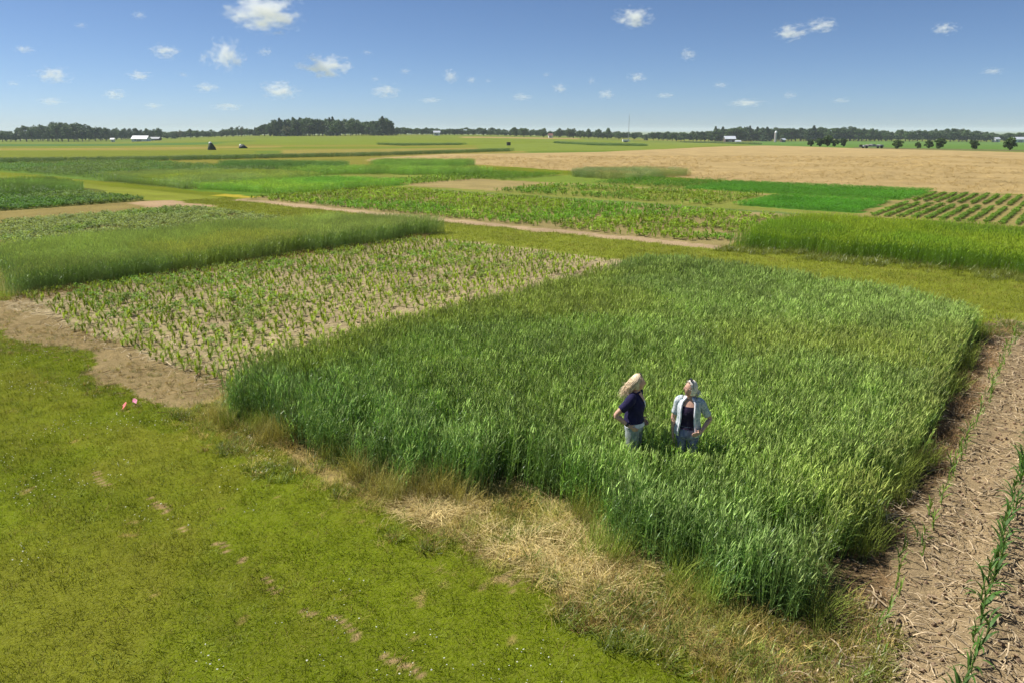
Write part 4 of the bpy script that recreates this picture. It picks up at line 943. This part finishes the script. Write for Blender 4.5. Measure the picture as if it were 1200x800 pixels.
x, y = P(596, 171.5); z = float(terrain(x, y)); e = empty('utility_box', (x, y, z), .3, 'small dark upright box standing alone in the far green field', 'box')
b = MB(); b.box(-.5, .5, -.4, .4, .2, 1.05); b.obj('cabinet', [M_DARK], e); b = MB(); b.box(-.56, .56, -.46, .46, 1.053, 1.13); b.obj('lid', [M_RUST], e)
for sx in (-.35, .35): b = MB(); b.tube([(sx, 0, -.2), (sx, 0, .198)], [.06, .06], 6, 0); b.obj('leg', [M_GREY], e)

# ------------------------------------------------------------------ clouds
def cloud_material():
    m = bpy.data.materials.new('cloud'); m.use_nodes = True; nt = m.node_tree; nt.nodes.clear(); out = N(nt, 'ShaderNodeOutputMaterial')
    tc = N(nt, 'ShaderNodeTexCoord').outputs['Object']; oi = N(nt, 'ShaderNodeObjectInfo'); rnd = oi.outputs['Random']
    add = N(nt, 'ShaderNodeVectorMath', operation='ADD'); nt.links.new(tc, add.inputs[0])
    sc = N(nt, 'ShaderNodeCombineXYZ'); nt.links.new(mathn(nt, 'MULTIPLY', rnd, 50.), sc.inputs[0]); nt.links.new(mathn(nt, 'MULTIPLY', rnd, 23.), sc.inputs[1]); nt.links.new(sc.outputs[0], add.inputs[1])
    n = noise(nt, add.outputs[0], 2.6, 7, .62)
    ln = N(nt, 'ShaderNodeVectorMath', operation='LENGTH'); nt.links.new(tc, ln.inputs[0]); r = ln.outputs['Value']
    col = N(nt, 'ShaderNodeSeparateColor'); nt.links.new(oi.outputs['Color'], col.inputs[0])
    v = mathn(nt, 'ADD', mathn(nt, 'MULTIPLY', n, 3.4), mathn(nt, 'MULTIPLY', r, -1.15)); v = mathn(nt, 'SUBTRACT', v, 1.02)
    v = mathn(nt, 'MULTIPLY', N_clamp(nt, v), mathn(nt, 'MULTIPLY', col.outputs[0], CLOUD_D))
    pv = N(nt, 'ShaderNodeVolumePrincipled'); pv.inputs['Color'].default_value = (1, 1, 1, 1); pv.inputs['Anisotropy'].default_value = .0
    nt.links.new(v, pv.inputs['Density']); nt.links.new(pv.outputs[0], out.inputs['Volume']); return m
def N_clamp(nt, v):
    n = N(nt, 'ShaderNodeClamp'); nt.links.new(v, n.inputs[0]); return n.outputs[0]
CLOUD_D = .02
M_CLOUD = cloud_material(); SC.cycles.volume_bounces = 12; SC.cycles.volume_step_rate = 2.0
def dome(seed):
    r = random.Random(seed); bm = bmesh.new(); bmesh.ops.create_icosphere(bm, subdivisions=3, radius=1)
    me = bpy.data.meshes.new('cloud'); bm.to_mesh(me); bm.free(); me.materials.append(M_CLOUD); return me
CLM = dome(1)
CLOUDS = [(310, 15, 92, 40, 1., 'largest cloud, broken and spread out at the top left'), (163, 18, 20, 9, .5, 'faint shred of cloud alone near the top left corner'), (28, 58, 26, 9, .6, 'thin flat cloud nearest the left edge, high up'), (193, 61, 36, 16, .9, 'bright oval cloud left of the curled one'),
    (62, 88, 46, 19, .5, 'hazy ragged cloud low at the left edge'), (265, 65, 46, 34, 1., 'tall curled cloud below the largest one'), (238, 69, 13, 14, .6, 'small puff just left of the curled cloud'), (311, 61, 20, 10, .6, 'small bright puff right of the curled cloud'), (163, 89, 32, 11, .7, 'flat little cloud below the bright oval one'),
    (135, 111, 32, 12, .5, 'pale flat cloud low at the left'), (242, 103, 34, 12, .45, 'pale wisp between the flat cloud and the low broad one'), (328, 106, 48, 19, .75, 'broad soft cloud low in the left half'), (384, 78, 60, 24, 1., 'bright cloud sloping down to the right'), (352, 78, 22, 10, .4, 'thin wisp left of the sloping bright cloud'),
    (452, 107, 38, 16, .5, 'hazy pair of puffs low left of centre'), (475, 84, 16, 7, .5, 'tiny flat cloud left of the centre puff'), (528, 90, 21, 16, .85, 'rounded bright puff just left of the sky centre'), (552, 94, 15, 8, .7, 'tiny puff right of the rounded bright one'), (611, 114, 28, 9, .5, 'flat pale cloud low in the centre'),
    (656, 104, 21, 11, .75, 'small white puff low, right of centre'), (693, 95, 11, 9, .5, 'tiny faint puff above two low puffs'), (710, 111, 23, 11, .75, 'small white puff lowest right of centre'), (746, 91, 25, 11, .75, 'small flat white cloud above the lowest puffs'), (743, 21, 50, 22, 1.1, 'dense white cloud high right of the centre'),
    (806, 64, 22, 14, .8, 'single puff in the right centre sky'), (927, 38, 42, 18, .9, 'left one of the two linked clouds at the right'), (963, 30, 42, 16, .6, 'right thinner one of the two linked clouds'), (1107, 34, 32, 14, .7, 'lone soft cloud toward the upper right corner'), (875, 121, 50, 9, .4, 'faint streak of cloud low at the right'), (925, 112, 20, 8, .45, 'faint shred of cloud above the low streak'),
    (60, 119, 34, 10, .35, 'very faint cloud low at the left edge'), (266, 125, 40, 9, .35, 'very faint streak above the thin tree line'), (95, 30, 18, 7, .3, 'barely visible wisp between the faint shred and the thin flat cloud'), (215, 88, 14, 6, .35, 'tiny faint puff left above the pale wisp'), (440, 93, 14, 6, .35, 'tiny faint puff above the hazy pair'), (505, 118, 30, 7, .35, 'faint low streak just left of centre'),
    (572, 95, 10, 5, .4, 'minute puff right of the tiny puff at centre'), (640, 88, 12, 6, .35, 'minute faint puff above the small white puff'), (430, 62, 16, 6, .3, 'faint scrap above right of the sloping cloud'), (780, 112, 26, 7, .35, 'faint low streak right of the lowest puffs'), (845, 100, 22, 7, .35, 'faint scrap left of the low streak'), (985, 118, 26, 7, .3, 'faint low streak at the far right'), (15, 98, 18, 7, .35, 'faint scrap at the left edge below the ragged cloud'), (180, 124, 30, 7, .3, 'very faint streak low beside the pale flat cloud'),
    (1163, 84, 30, 8, .3, 'barely visible wisp near the right edge')]
CD = 6000.
for px, py, wd, hh, dn, lab in CLOUDS:
    dx, dy, dz = ray(px, py); k = CD / dy; s = k / 1.0 * math.cos(PITCH) / FPX
    me = CLM; o = bpy.data.objects.new('cloud', me); COL.objects.link(o); o.location = (dx * k, dy * k, CAM_H + dz * k)
    o.scale = (wd * s * .62, max(wd, hh) * s * .5, hh * s * .72); dn = max(dn, .25 + .75 * dn); o.color = (dn, dn, dn, 1); tag(o, lab, 'cloud')

# ------------------------------------------------------------------ the two women
def cloth(name, col, rough=.85, var=.25, sc=14):
    m, nt, bs, out = new_mat(name); pos = N(nt, 'ShaderNodeTexCoord').outputs['Object']
    nt.links.new(mixc(nt, 1.0, col, ramp(nt, noise(nt, pos, sc, 4), [(.3, 1 - var), (.7, 1 + var)]), 'MULTIPLY'), bs.inputs['Base Color']); bs.inputs['Roughness'].default_value = rough; bs.inputs['Specular IOR Level'].default_value = .2
    bp = N(nt, 'ShaderNodeBump'); bp.inputs['Strength'].default_value = .35; bp.inputs['Distance'].default_value = .02; nt.links.new(noise(nt, pos, 9, 3), bp.inputs['Height']); nt.links.new(bp.outputs[0], bs.inputs['Normal']); return m
M_SKIN = cloth('skin', (.58, .34, .24), .5, .08, 30); M_LIP = cloth('lips', (.42, .14, .12), .5, .05)
M_NAVY = cloth('navy_cloth', (.018, .015, .055)); M_WCLOTH = cloth('white_cloth', (.74, .74, .77)); M_KHAKI = cloth('grey_green_trousers', (.27, .30, .28), .9, .45, 11)
M_DENIM = cloth('blue_grey_denim', (.20, .21, .33), .9, .35, 16); M_TANK = cloth('dark_plum_top', (.028, .018, .04)); M_BLOND = cloth('blonde_hair', (.74, .58, .38), .45, .35, 40); M_PALEHAIR = cloth('pale_ash_hair', (.78, .71, .60), .45, .3, 40)
M_LENS = flat_mat('dark_lens', (.02, .015, .015), .15, 0); M_EYE = flat_mat('eye_white', (.7, .68, .65), .3, 0); M_SOLE = flat_mat('boot_leather', (.06, .045, .035), .6)
def cardi_mat():
    m, nt, bs, out = new_mat('patterned_cardigan'); pos = N(nt, 'ShaderNodeTexCoord').outputs['Object']
    q = ramp(nt, noise(nt, pos, 26, 2, .5), [(.42, (.30, .38, .40)), (.55, (.62, .64, .64)), (.70, (.40, .42, .44))]); nt.links.new(q, bs.inputs['Base Color']); bs.inputs['Roughness'].default_value = .9; return m
M_CARDI = cardi_mat()
def skin_verts(V, E, rad, sub=2):
    me = bpy.data.meshes.new('tmp'); me.from_pydata(V, E, []); o = bpy.data.objects.new('tmp', me); COL.objects.link(o)
    o.modifiers.new('s', 'SKIN'); o.modifiers.new('b', 'SUBSURF').levels = sub; o.modifiers['b'].render_levels = sub
    for i, r in enumerate(rad): me.skin_vertices[0].data[i].radius = (r, r) if not isinstance(r, tuple) else r
    me.skin_vertices[0].data[0].use_root = True
    dg = bpy.context.evaluated_depsgraph_get(); ev = bpy.data.meshes.new_from_object(o.evaluated_get(dg))
    vs = [tuple(v.co) for v in ev.vertices]; fs = [tuple(p.vertices) for p in ev.polygons]
    bpy.data.objects.remove(o); bpy.data.meshes.remove(me); return vs, fs
def head_mesh(yaw, pitch, c):
    """head with brow, nose, mouth, chin and ears, facing +X before it is turned"""
    V = []; F = []; nu, nv = 28, 22
    for j in range(nv + 1):
        th = math.pi * j / nv
        for i in range(nu):
            ph = 2 * math.pi * i / nu; x = math.sin(th) * math.cos(ph); y = math.sin(th) * math.sin(ph); z = math.cos(th)
            fr = max(0, x)
            low = max(0, -z)
            px = x * .092; py = y * .074; pz = z * .112
            py *= 1 - .38 * low ** 1.3; px *= 1 - (.12 if x > 0 else .42) * low ** 1.2
            if x < 0: px *= 1.08
            g = lambda a, b, sy, sz: math.exp(-((y - a) / sy) ** 2 - ((z - b) / sz) ** 2)
            if x > 0:
                px += .024 * g(0, -.22, .13, .16) + .012 * g(0, -.05, .11, .18) + .006 * g(0, .18, .5, .10) - .010 * (g(.36, .02, .17, .12) + g(-.36, .02, .17, .12)) + .007 * g(0, -.52, .22, .07) + .010 * g(0, -.78, .25, .14) - .004 * g(0, -.40, .2, .05)
            V.append((px, py, pz))
    for j in range(nv):
        for i in range(nu):
            a, b_, c_, d_ = j * nu + i, j * nu + nu + i, j * nu + nu + (i + 1) % nu, j * nu + (i + 1) % nu
            F.append((0, b_, c_) if j == 0 else (a, nv * nu, d_) if j == nv - 1 else (a, b_, c_, d_))
    for s in (-1, 1):  # ears
        k = len(V); n = 10
        for r, off in ((1, 0), (.6, .012)):
            for i in range(n): a = 2 * math.pi * i / n; V.append((-.008 + .018 * r * math.cos(a), s * (.070 + off), -.01 + .032 * r * math.sin(a)))
        for i in range(n): F.append((k + i, k + (i + 1) % n, k + n + (i + 1) % n, k + n + i))
        F.append(tuple(k + n + i for i in range(n))); F.append(tuple(k + i for i in reversed(range(n))))
    M = Matrix.Translation(c) @ Matrix.Rotation(yaw, 4, 'Z') @ Matrix.Rotation(-pitch, 4, 'Y')
    return [tuple(M @ Vector(v)) for v in V], F, M
def hand_chain(V, E, RD, wi, wrist, fwd, side, curl):
    """palm, four unequal fingers and a thumb added to a skin skeleton at vertex wi; fwd: hand direction, side: thumb side, curl: closing direction"""
    w = Vector(wrist); f = Vector(fwd).normalized(); s = Vector(side); s = (s - f * s.dot(f)).normalized(); c = Vector(curl).normalized()
    def add(p, r, par): V.append(tuple(p)); RD.append(r); E.append((par, len(V) - 1)); return len(V) - 1
    palm = add(w + f * .045, (.034, .018), wi)
    for k, L in enumerate((.070, .078, .072, .056)):
        b0 = w + f * .082 + s * (.028 - .019 * k); a = add(b0, .0105, palm)
        p1 = b0 + (f * .85 + c * .35) * L * .5; a = add(p1, .0098, a); p2 = p1 + (f * .45 + c * .8) * L * .5; add(p2, .008, a)
    t0 = w + f * .03 + s * .030; a = add(t0, .011, palm); t1 = t0 + (f * .6 + s * .6) * .034; a = add(t1, .0095, a); add(t1 + (f * .85 + c * .35) * .03, .0075, a)
def tube_path(pts, n=6):
    """Catmull-Rom through pts"""
    P_ = [Vector(p) for p in pts]; P_ = [P_[0] * 2 - P_[1]] + P_ + [P_[-1] * 2 - P_[-2]]; out = []
    for i in range(1, len(P_) - 2):
        for k in range(n):
            t = k / n; a, b, c, d = P_[i - 1:i + 3]
            out.append(.5 * ((2 * b) + (c - a) * t + (2 * a - 5 * b + 4 * c - d) * t * t + (3 * b - a - 3 * c + d) * t ** 3))
    return out + [P_[-2]]
def smooth_obj(name, V, F, mats, parent, mi=None, remesh=0.):
    me = bpy.data.meshes.new(name); me.from_pydata(V, [], F)
    for m in mats: me.materials.append(m)
    me.update(); o = bpy.data.objects.new(name, me); COL.objects.link(o)
    if remesh:
        md = o.modifiers.new('r', 'REMESH'); md.mode = 'VOXEL'; md.voxel_size = remesh; sm = o.modifiers.new('sm', 'SMOOTH'); sm.iterations = 2; sm.factor = .4
        dg = bpy.context.evaluated_depsgraph_get(); ev = bpy.data.meshes.new_from_object(o.evaluated_get(dg)); o.modifiers.clear(); o.data = ev; ev.name = name
        if not len(ev.materials):
            for m in mats: ev.materials.append(m)
    o.data.polygons.foreach_set('use_smooth', np.ones(len(o.data.polygons), bool)); o.parent = parent; return o
def keep_largest(me):
    bm = bmesh.new(); bm.from_mesh(me); seen = set(); isl = []
    for v in bm.verts:
        if v in seen: continue
        st = [v]; seen.add(v); q = [v]
        while st:
            for ed in st.pop().link_edges:
                for w_ in ed.verts:
                    if w_ not in seen: seen.add(w_); st.append(w_); q.append(w_)
        isl.append(q)
    isl.sort(key=len)
    for q in isl[:-1]: bmesh.ops.delete(bm, geom=q, context='VERTS')
    bm.to_mesh(me); bm.free(); me.polygons.foreach_set('use_smooth', np.ones(len(me.polygons), bool))
def woman(loc, rz, label, arm, head_yaw, head_pitch, who):
    e = empty('person', (*loc, 0), rz, label, 'person')
    V = [(0, 0, .90), (-.01, 0, 1.03), (0, 0, 1.18), (-.01, 0, 1.31), (0, 0, 1.385), (.012, 0, 1.45)]; RD = [(.105, .14), (.095, .115), (.10, .13), (.075, .12), .047, .047]
    E = [(i, i + 1) for i in range(5)]
    def add(p, r, par): V.append(p); RD.append(r); E.append((par, len(V) - 1)); return len(V) - 1
    for s in (-1, 1):
        a = add((0, s * .085, .84), .088, 0); a = add((.015, s * .095, .64), .078, a); a = add((.01, s * .10, .46), .054, a); a = add((-.02, s * .10, .32), .052, a); a = add((-.02, s * .10, .09), .036, a); a = add((.06, s * .11, .045), .036, a); add((.13, s * .115, .035), .028, a)
    sv_, sf = skin_verts(V, E, RD); hv, hf, HM = head_mesh(head_yaw, head_pitch, Vector((.030, 0, 1.512)))
    tb = MB()
    for s, (elbow, wrist, fwd, side, curl) in arm.items():
        S_ = Vector((-.005, s * .150, 1.315)); El = Vector(elbow); W_ = Vector(wrist); F_ = Vector(fwd).normalized()
        pts = [S_ + Vector((0, -s * .07, .0)), S_, S_.lerp(El, .5), El, El.lerp(W_, .35), W_, W_ + F_ * .03]; pp = tube_path([tuple(q) for q in pts], 4)
        tb.tube([tuple(q) for q in pp], list(np.interp(np.linspace(0, 6, len(pp)), range(7), [.048, .052, .043, .036, .036, .024, .020])), 14, 0)
        V2, E2, R2 = [tuple(W_ - F_ * .02), tuple(W_)], [(0, 1)], [.022, .022]; hand_chain(V2, E2, R2, 1, wrist, fwd, side, curl)
        hv2, hf2 = skin_verts(V2, E2, R2); k = len(hv); hv += hv2; hf += [tuple(i + k for i in f) for f in hf2]
    tb.loft([(0, 0, 1.02, .085, .11), (0, 0, 1.10, .112, .14), (.012, 0, 1.19, .126, .15), (.008, 0, 1.26, .114, .155), (-.004, 0, 1.325, .088, .15), (-.006, 0, 1.365, .062, .092), (-.004, 0, 1.41, .048, .052)], 24, 0, True); tb.f.append(tuple(len(tb.v) - 7 * 24 + j for j in reversed(range(24)))); k = len(hv); hv += tb.v; hf += [tuple(i + k for i in f) for f in tb.f]
    k = len(sv_); body = smooth_obj('body', sv_ + hv, sf + [tuple(i + k for i in f) for f in hf], [M_SKIN, M_LIP], e, remesh=.005)
    keep_largest(body.data)
    IM = HM.inverted(); mi = []
    for p in body.data.polygons:
        q = IM @ p.center; mi.append(1 if (q.x > .075 and abs(q.y) < .021 and -.066 < q.z < -.050) else 0)
    body.data.polygons.foreach_set('material_index', mi)
    for s in (-1, 1):
        bm = bmesh.new(); bmesh.ops.create_uvsphere(bm, u_segments=10, v_segments=8, radius=.0105); me = bpy.data.meshes.new('eye'); bm.to_mesh(me); bm.free(); me.materials.append(M_EYE); me.materials.append(M_LENS)
        me.polygons.foreach_set('material_index', [1 if p.center.x > .0065 else 0 for p in me.polygons]); o = bpy.data.objects.new('eye', me); COL.objects.link(o); o.parent = e; o.matrix_local = HM @ Matrix.Translation((.071, s * .029, .004))
    # boots
    for s in (-1, 1):
        b = MB(); b.loft([(-.02, s * .10, .30, .062, .058), (-.02, s * .10, .14, .052, .05), (.03, s * .105, .085, .105, .05), (.045, s * .11, .03, .135, .054), (.045, s * .11, 0, .135, .054)], 16); b.obj('boot', [M_SOLE], e, True)
    return e, HM
def garment(e, name, rings, mat, sleeves=(), sides=28, wob=.006, extra=None):
    b = MB(); b.loft(rings, sides, 0, False)
    for pts, rad in sleeves: b.tube([tuple(p) for p in tube_path(pts, 4)], list(np.interp(np.linspace(0, 1, (len(pts) - 1) * 4 + 1), np.linspace(0, 1, len(rad)), rad)), 14, 0, False)
    b.v = [(x + wob * math.sin(23 * z + 9 * y) , y + wob * math.sin(19 * z + 11 * x), z) for x, y, z in b.v]
    o = b.obj(name, [mat], e, True); return o
def legs(e, mat, waist, flare=1.):
    b = MB(); b.loft([(0, 0, waist, .128, .163), (0, 0, .93, .135, .176), (0, 0, .87, .137, .182), (0, 0, .81, .13, .178)], 26, 0, True)
    for s in (-1, 1): b.loft([(0, s * .088, .86, .108, .092), (.008, s * .092, .74, .103, .090), (.012, s * .096, .60, .090, .082), (.01, s * .10, .47, .074 * flare, .07 * flare), (-.01, s * .10, .34, .074 * flare, .07 * flare), (-.02, s * .10, .16, .07 * flare, .068 * flare)], 18, 0, False)
    b.v = [(x + .005 * math.sin(40 * z + 8 * y), y + .005 * math.sin(33 * z + 14 * x), z) for x, y, z in b.v]; return b.obj('trousers', [mat], e, True)
def hair_cap(b, HM, cut, grow=1.10, back=0.):
    nu, nv = 26, 16; k0 = len(b.v); idx = {}
    for j in range(nv + 1):
        th = math.pi * .70 * j / nv
        for i in range(nu):
            ph = 2 * math.pi * i / nu; x = math.sin(th) * math.cos(ph); y = math.sin(th) * math.sin(ph); z = math.cos(th)
            r = grow * (1 + .02 * math.sin(9 * ph + 3 * th)); b.v.append(tuple(HM @ Vector((x * .098 * r - .006, y * .079 * r, z * .117 * r + .002)))); idx[j, i] = (x, z)
    for j in range(nv):
        for i in range(nu):
            x, z = idx[j, i]; x2, z2 = idx[j + 1, i]
            if x2 > cut + .55 * max(0, z2) ** 1.0 * 1.0 and z2 < .80: continue
            b.f.append((k0 + j * nu + i, k0 + j * nu + nu + i, k0 + j * nu + nu + (i + 1) % nu, k0 + j * nu + (i + 1) % nu)); b.m.append(0)
def strands(b, HM, n, root, path, wid, seed):
    r = random.Random(seed)
    for _ in range(n):
        p0 = HM @ root(r); pts = path(p0, r); w_ = wid * r.uniform(.6, 1.3)
        pp = tube_path([tuple(q) for q in pts], 3); m = len(pp) - 1; b.tube([tuple(q) for q in pp], [w_ * (1 - .9 * (i / m) ** 1.3) for i in range(m + 1)], 4, 0, False)
def sunglasses(e, HM, fx, fz, tilt):
    b = MB(); T = HM @ Matrix.Translation((fx, 0, fz)) @ Matrix.Rotation(tilt, 4, 'Y')
    for s in (-1, 1):
        k = len(b.v); n = 12
        for off in (.004, -.003):
            for i in range(n): a = 2 * math.pi * i / n; b.v.append(tuple(T @ Vector((off - .012 * abs(math.cos(a)) * .3, s * .035 + .029 * math.cos(a), .022 * math.sin(a)))))
        for i in range(n): b.f.append((k + i, k + (i + 1) % n, k + n + (i + 1) % n, k + n + i)); b.m.append(0)
        b.f += [tuple(k + i for i in range(n)), tuple(k + n + i for i in reversed(range(n)))]; b.m += [0, 0]
        b.tube([tuple(T @ Vector((0, s * .066, .006))), tuple(T @ Vector((-.05, s * .088, .0))), tuple(T @ Vector((-.12, s * .090, -.012)))], [.004, .0035, .003], 5, 0)
    b.tube([tuple(T @ Vector((.002, -.008, .004))), tuple(T @ Vector((.004, 0, .008))), tuple(T @ Vector((.002, .008, .004)))], [.003] * 3, 5, 0); b.obj('sunglasses', [M_LENS], e, True)

# left woman: turned to the right, near hand on her hip
armL = {-1: ((-.20, -.26, 1.09), (-.02, -.205, .945), (.75, .25, -.45), (.3, -.1, .9), (.2, .9, -.3)), 1: ((-.14, .25, 1.08), (.05, .20, .95), (.7, -.3, -.4), (.3, .1, .9), (.3, -.9, -.2))}
eL, HL = woman((1.58, 8.80), R(-26), 'woman in navy short sleeved top with long blonde hair, hand on hip, in the wheat', armL, R(24), R(6), 'L')
eL.scale = (.88, .88, .94); legs(eL, M_KHAKI, .985)
garment(eL, 'undershirt', [(0, 0, .905, .146, .188), (0, 0, .95, .141, .182), (0, 0, 1.02, .126, .162)], M_WCLOTH)
garment(eL, 'shirt', [(0, 0, .965, .148, .186), (-.005, 0, 1.03, .134, .166), (0, 0, 1.10, .128, .160), (.012, 0, 1.19, .138, .168), (.008, 0, 1.26, .128, .172), (-.004, 0, 1.325, .096, .172), (-.008, 0, 1.365, .072, .115), (-.01, 0, 1.392, .060, .072)], M_NAVY,
    [([(-.005, s * .10, 1.345), (-.01, s * .17, 1.318), tuple(Vector((-.005, s * .165, 1.315)).lerp(Vector(armL[s][0]), .35)), tuple(Vector((-.005, s * .165, 1.315)).lerp(Vector(armL[s][0]), .66))], [.060, .072, .067, .066]) for s in (-1, 1)])
b = MB(); vv_ = []
for i in range(7):
    q = i / 6; z = 1.175 + .20 * q; hw = .004 + .050 * q; xs = float(np.interp(z, [1.10, 1.19, 1.26, 1.325, 1.365, 1.392], [.128, .150, .136, .094, .066, .050])) + .009
    for j in range(5): t_ = (j / 4 * 2 - 1); b.v.append((xs - 1.6 * (hw * t_) ** 2, hw * t_, z))
for i in range(6):
    for j in range(4): k = i * 5 + j; b.f.append((k, k + 1, k + 6, k + 5)); b.m.append(0 if i < 3 else 1)
b.obj('neckline_insert', [M_WCLOTH, M_SKIN], eL, True)
b = MB(); hair_cap(b, HL, .02, 1.10)
def rootL(r):
    a = r.uniform(1.5, 4.78); h = r.uniform(.05, .98); return Vector((math.cos(a) * .092 * math.sqrt(1 - h * h * .8) - .012, math.sin(a) * .080 * math.sqrt(1 - h * h * .8), .105 * h))
def pathL(p, r):
    sy = r.gauss(0, .035); q = r.uniform(.48, .76)
    return [p, p + Vector((-.055 * q, sy * .4, -.035)), p + Vector((-.105 * q, sy - .01, -.125 * q)), p + Vector((-.150 * q + r.gauss(0, .02), sy * 1.4, -.215 * q)), p + Vector((-.185 * q + r.gauss(0, .04), sy * 1.8 + r.gauss(0, .02), -.29 * q + r.gauss(0, .03)))]
strands(b, HL, 330, rootL, pathL, .0075, 4)
def rootF(r): return Vector((.055 + r.uniform(-.02, .015), r.choice((-1, 1)) * r.uniform(.05, .07), r.uniform(.05, .09)))
def pathF(p, r): s = 1 if p.y > 0 else -1; return [p, p + Vector((-.015, 0, -.045)), p + Vector((-.04 + r.gauss(0, .01), 0, -.11)), p + Vector((-.085, r.gauss(0, .02), -.20))]
strands(b, HL, 6, rootF, pathF, .006, 9)
b.obj('hair', [M_BLOND], eL, True); sunglasses(eL, HL, .045, .122, R(-48))
b = MB(); w0 = Vector(armL[-1][1]); d0 = (w0 - Vector(armL[-1][0])).normalized(); b.tube([tuple(w0 - d0 * .045), tuple(w0 - d0 * .015)], [.032, .031], 14, 0); b.obj('wristwatch', [M_LENS], eL, True)
b = MB(); b.loft([(0, 0, .968, .140, .180), (0, 0, .990, .139, .178)], 26, 0, False); b.obj('belt', [M_SOLE], eL, True)
# right woman: half turned to the camera, looking back over her right shoulder at the other
armR = {1: ((-.10, .315, 1.085), (.125, .215, .945), (.75, -.62, -.15), (.1, .2, .9), (-.3, -.9, -.2)), -1: ((-.04, -.245, 1.07), (.03, -.225, .86), (.15, .05, -1), (.9, .2, 0), (.3, .8, -.4))}
eR, HR = woman((2.235, 8.62), R(-112), 'woman in pale patterned cardigan over dark top, pale hair tied up, in the wheat', armR, R(-66), R(12), 'R')
eR.scale = (.80, .80, .93); legs(eR, M_DENIM, .995)
garment(eR, 'tank_top', [(0, 0, .955, .143, .182), (-.005, 0, 1.03, .128, .156), (0, 0, 1.10, .122, .148), (.014, 0, 1.19, .134, .157), (.010, 0, 1.235, .128, .162), (.006, 0, 1.278, .116, .160)], M_TANK)
for s in (-1, 1):
    b = MB(); b.tube([(.075, s * .075, 1.28), (.05, s * .085, 1.35), (-.02, s * .09, 1.37), (-.075, s * .085, 1.29)], [.016] * 4, 6, 0); b.obj('strap', [M_TANK], [c for c in COL.objects if c.parent == eR and c.name.startswith('tank_top')][0], True)
def cardigan(e):
    b = MB(); n = 30; a0 = R(38); rg = [(0, 0, .86, .165, .212), (0, 0, .95, .160, .205), (-.005, 0, 1.04, .146, .182), (0, 0, 1.12, .142, .176), (.008, 0, 1.20, .152, .182), (.004, 0, 1.27, .138, .184), (-.004, 0, 1.335, .104, .172), (-.010, 0, 1.375, .078, .110), (-.014, 0, 1.40, .066, .074)]
    ks = []
    for q, (cx, cy, cz, rx, ry) in enumerate(rg):
        ks.append(len(b.v)); op = a0 * (1.05 - .03 * q)
        for j in range(n + 1):
            t = op + (2 * math.pi - 2 * op) * j / n; f = 1 + .03 * math.sin(9 * t + q) * (1 - q / 9); b.v.append((cx + rx * f * math.cos(t), cy + ry * f * math.sin(t), cz))
    for a, c in zip(ks, ks[1:]):
        for j in range(n): b.f.append((a + j, a + j + 1, c + j + 1, c + j)); b.m.append(0)
    for s in (-1, 1):
        S0 = Vector((-.005, s * .165, 1.315)); El = Vector(armR[s][0]); b.tube([tuple(p) for p in tube_path([(-.006, s * .10, 1.35), tuple(S0 + Vector((0, s * .01, .004))), tuple(S0.lerp(El, .4)), tuple(S0.lerp(El, .78))], 4)], list(np.interp(np.linspace(0, 1, 13), [0, .33, .66, 1], [.050, .058, .054, .052])), 14, 0, False)
    o = b.obj('cardigan', [M_CARDI], e, True); sm = o.modifiers.new('thickness', 'SOLIDIFY'); sm.thickness = .006; sm.offset = 1
    b = MB()
    for s in (-1, 1):
        pts = [(cx + (rx + .008) * math.cos(a0 * (1.05 - .03 * q)), s * (ry + .006) * math.sin(a0 * (1.05 - .03 * q)), cz) for q, (cx, cy, cz, rx, ry) in enumerate(rg)]; b.tube(pts, [.017] * len(pts), 6, 0)
    t = b.obj('trim', [M_WCLOTH], o, True)
cardigan(eR)
b = MB(); hair_cap(b, HR, .22, 1.10)
def rootR(r):
    a = r.uniform(.9, 5.4); h = r.uniform(-.1, .95); return Vector((math.cos(a) * .096 * math.sqrt(1 - h * h * .8) - .01, math.sin(a) * .082 * math.sqrt(1 - h * h * .8), .11 * h))
def pathR(p, r):
    c = HR @ Vector((-.10, 0, -.01)); d = c - p; return [p, p + d * .35 + Vector((0, 0, .02)), p + d * .75 + Vector((0, 0, .008)), c + Vector((r.gauss(0, .018), r.gauss(0, .018), r.gauss(-.03, .03)))]
strands(b, HR, 130, rootR, pathR, .007, 14)
def rootT(r): return Vector((-.105 + r.gauss(0, .012), r.gauss(0, .015), -.01 + r.gauss(0, .015)))
def pathT(p, r): q = r.uniform(.7, 1.2); return [p, p + Vector((-.02 + r.gauss(0, .02), r.gauss(0, .03), -.03)), p + Vector((-.02 + r.gauss(0, .03), r.gauss(0, .04), -.09 * q))]
strands(b, HR, 50, rootT, pathT, .007, 15)
def rootW(r): return Vector((.07 + r.gauss(0, .01), r.uniform(-.05, .05), .085 + r.gauss(0, .01)))
def pathW(p, r): return [p, p + Vector((.02, r.gauss(0, .02), .015)), p + Vector((.045, r.gauss(0, .04), .0 + r.gauss(0, .02)))]
strands(b, HR, 5, rootW, pathW, .004, 16)
b.obj('hair', [M_PALEHAIR], eR, True); sunglasses(eR, HR, .030, .128, R(-58))

# ------------------------------------------------------------------ summer haze over the fields
m = bpy.data.materials.new('haze'); m.use_nodes = True; nt = m.node_tree; nt.nodes.clear(); out = N(nt, 'ShaderNodeOutputMaterial'); pv = N(nt, 'ShaderNodeVolumePrincipled')
pv.inputs['Color'].default_value = (.80, .90, 1, 1); pv.inputs['Density'].default_value = .00016; nt.links.new(pv.outputs[0], out.inputs['Volume'])
b = MB(); b.box(-9100, 9180, -3300, 12050, -17.2, 26); o = b.obj('haze', [m]); tag(o, 'thin pale summer haze over the fields', None, None, 'stuff')
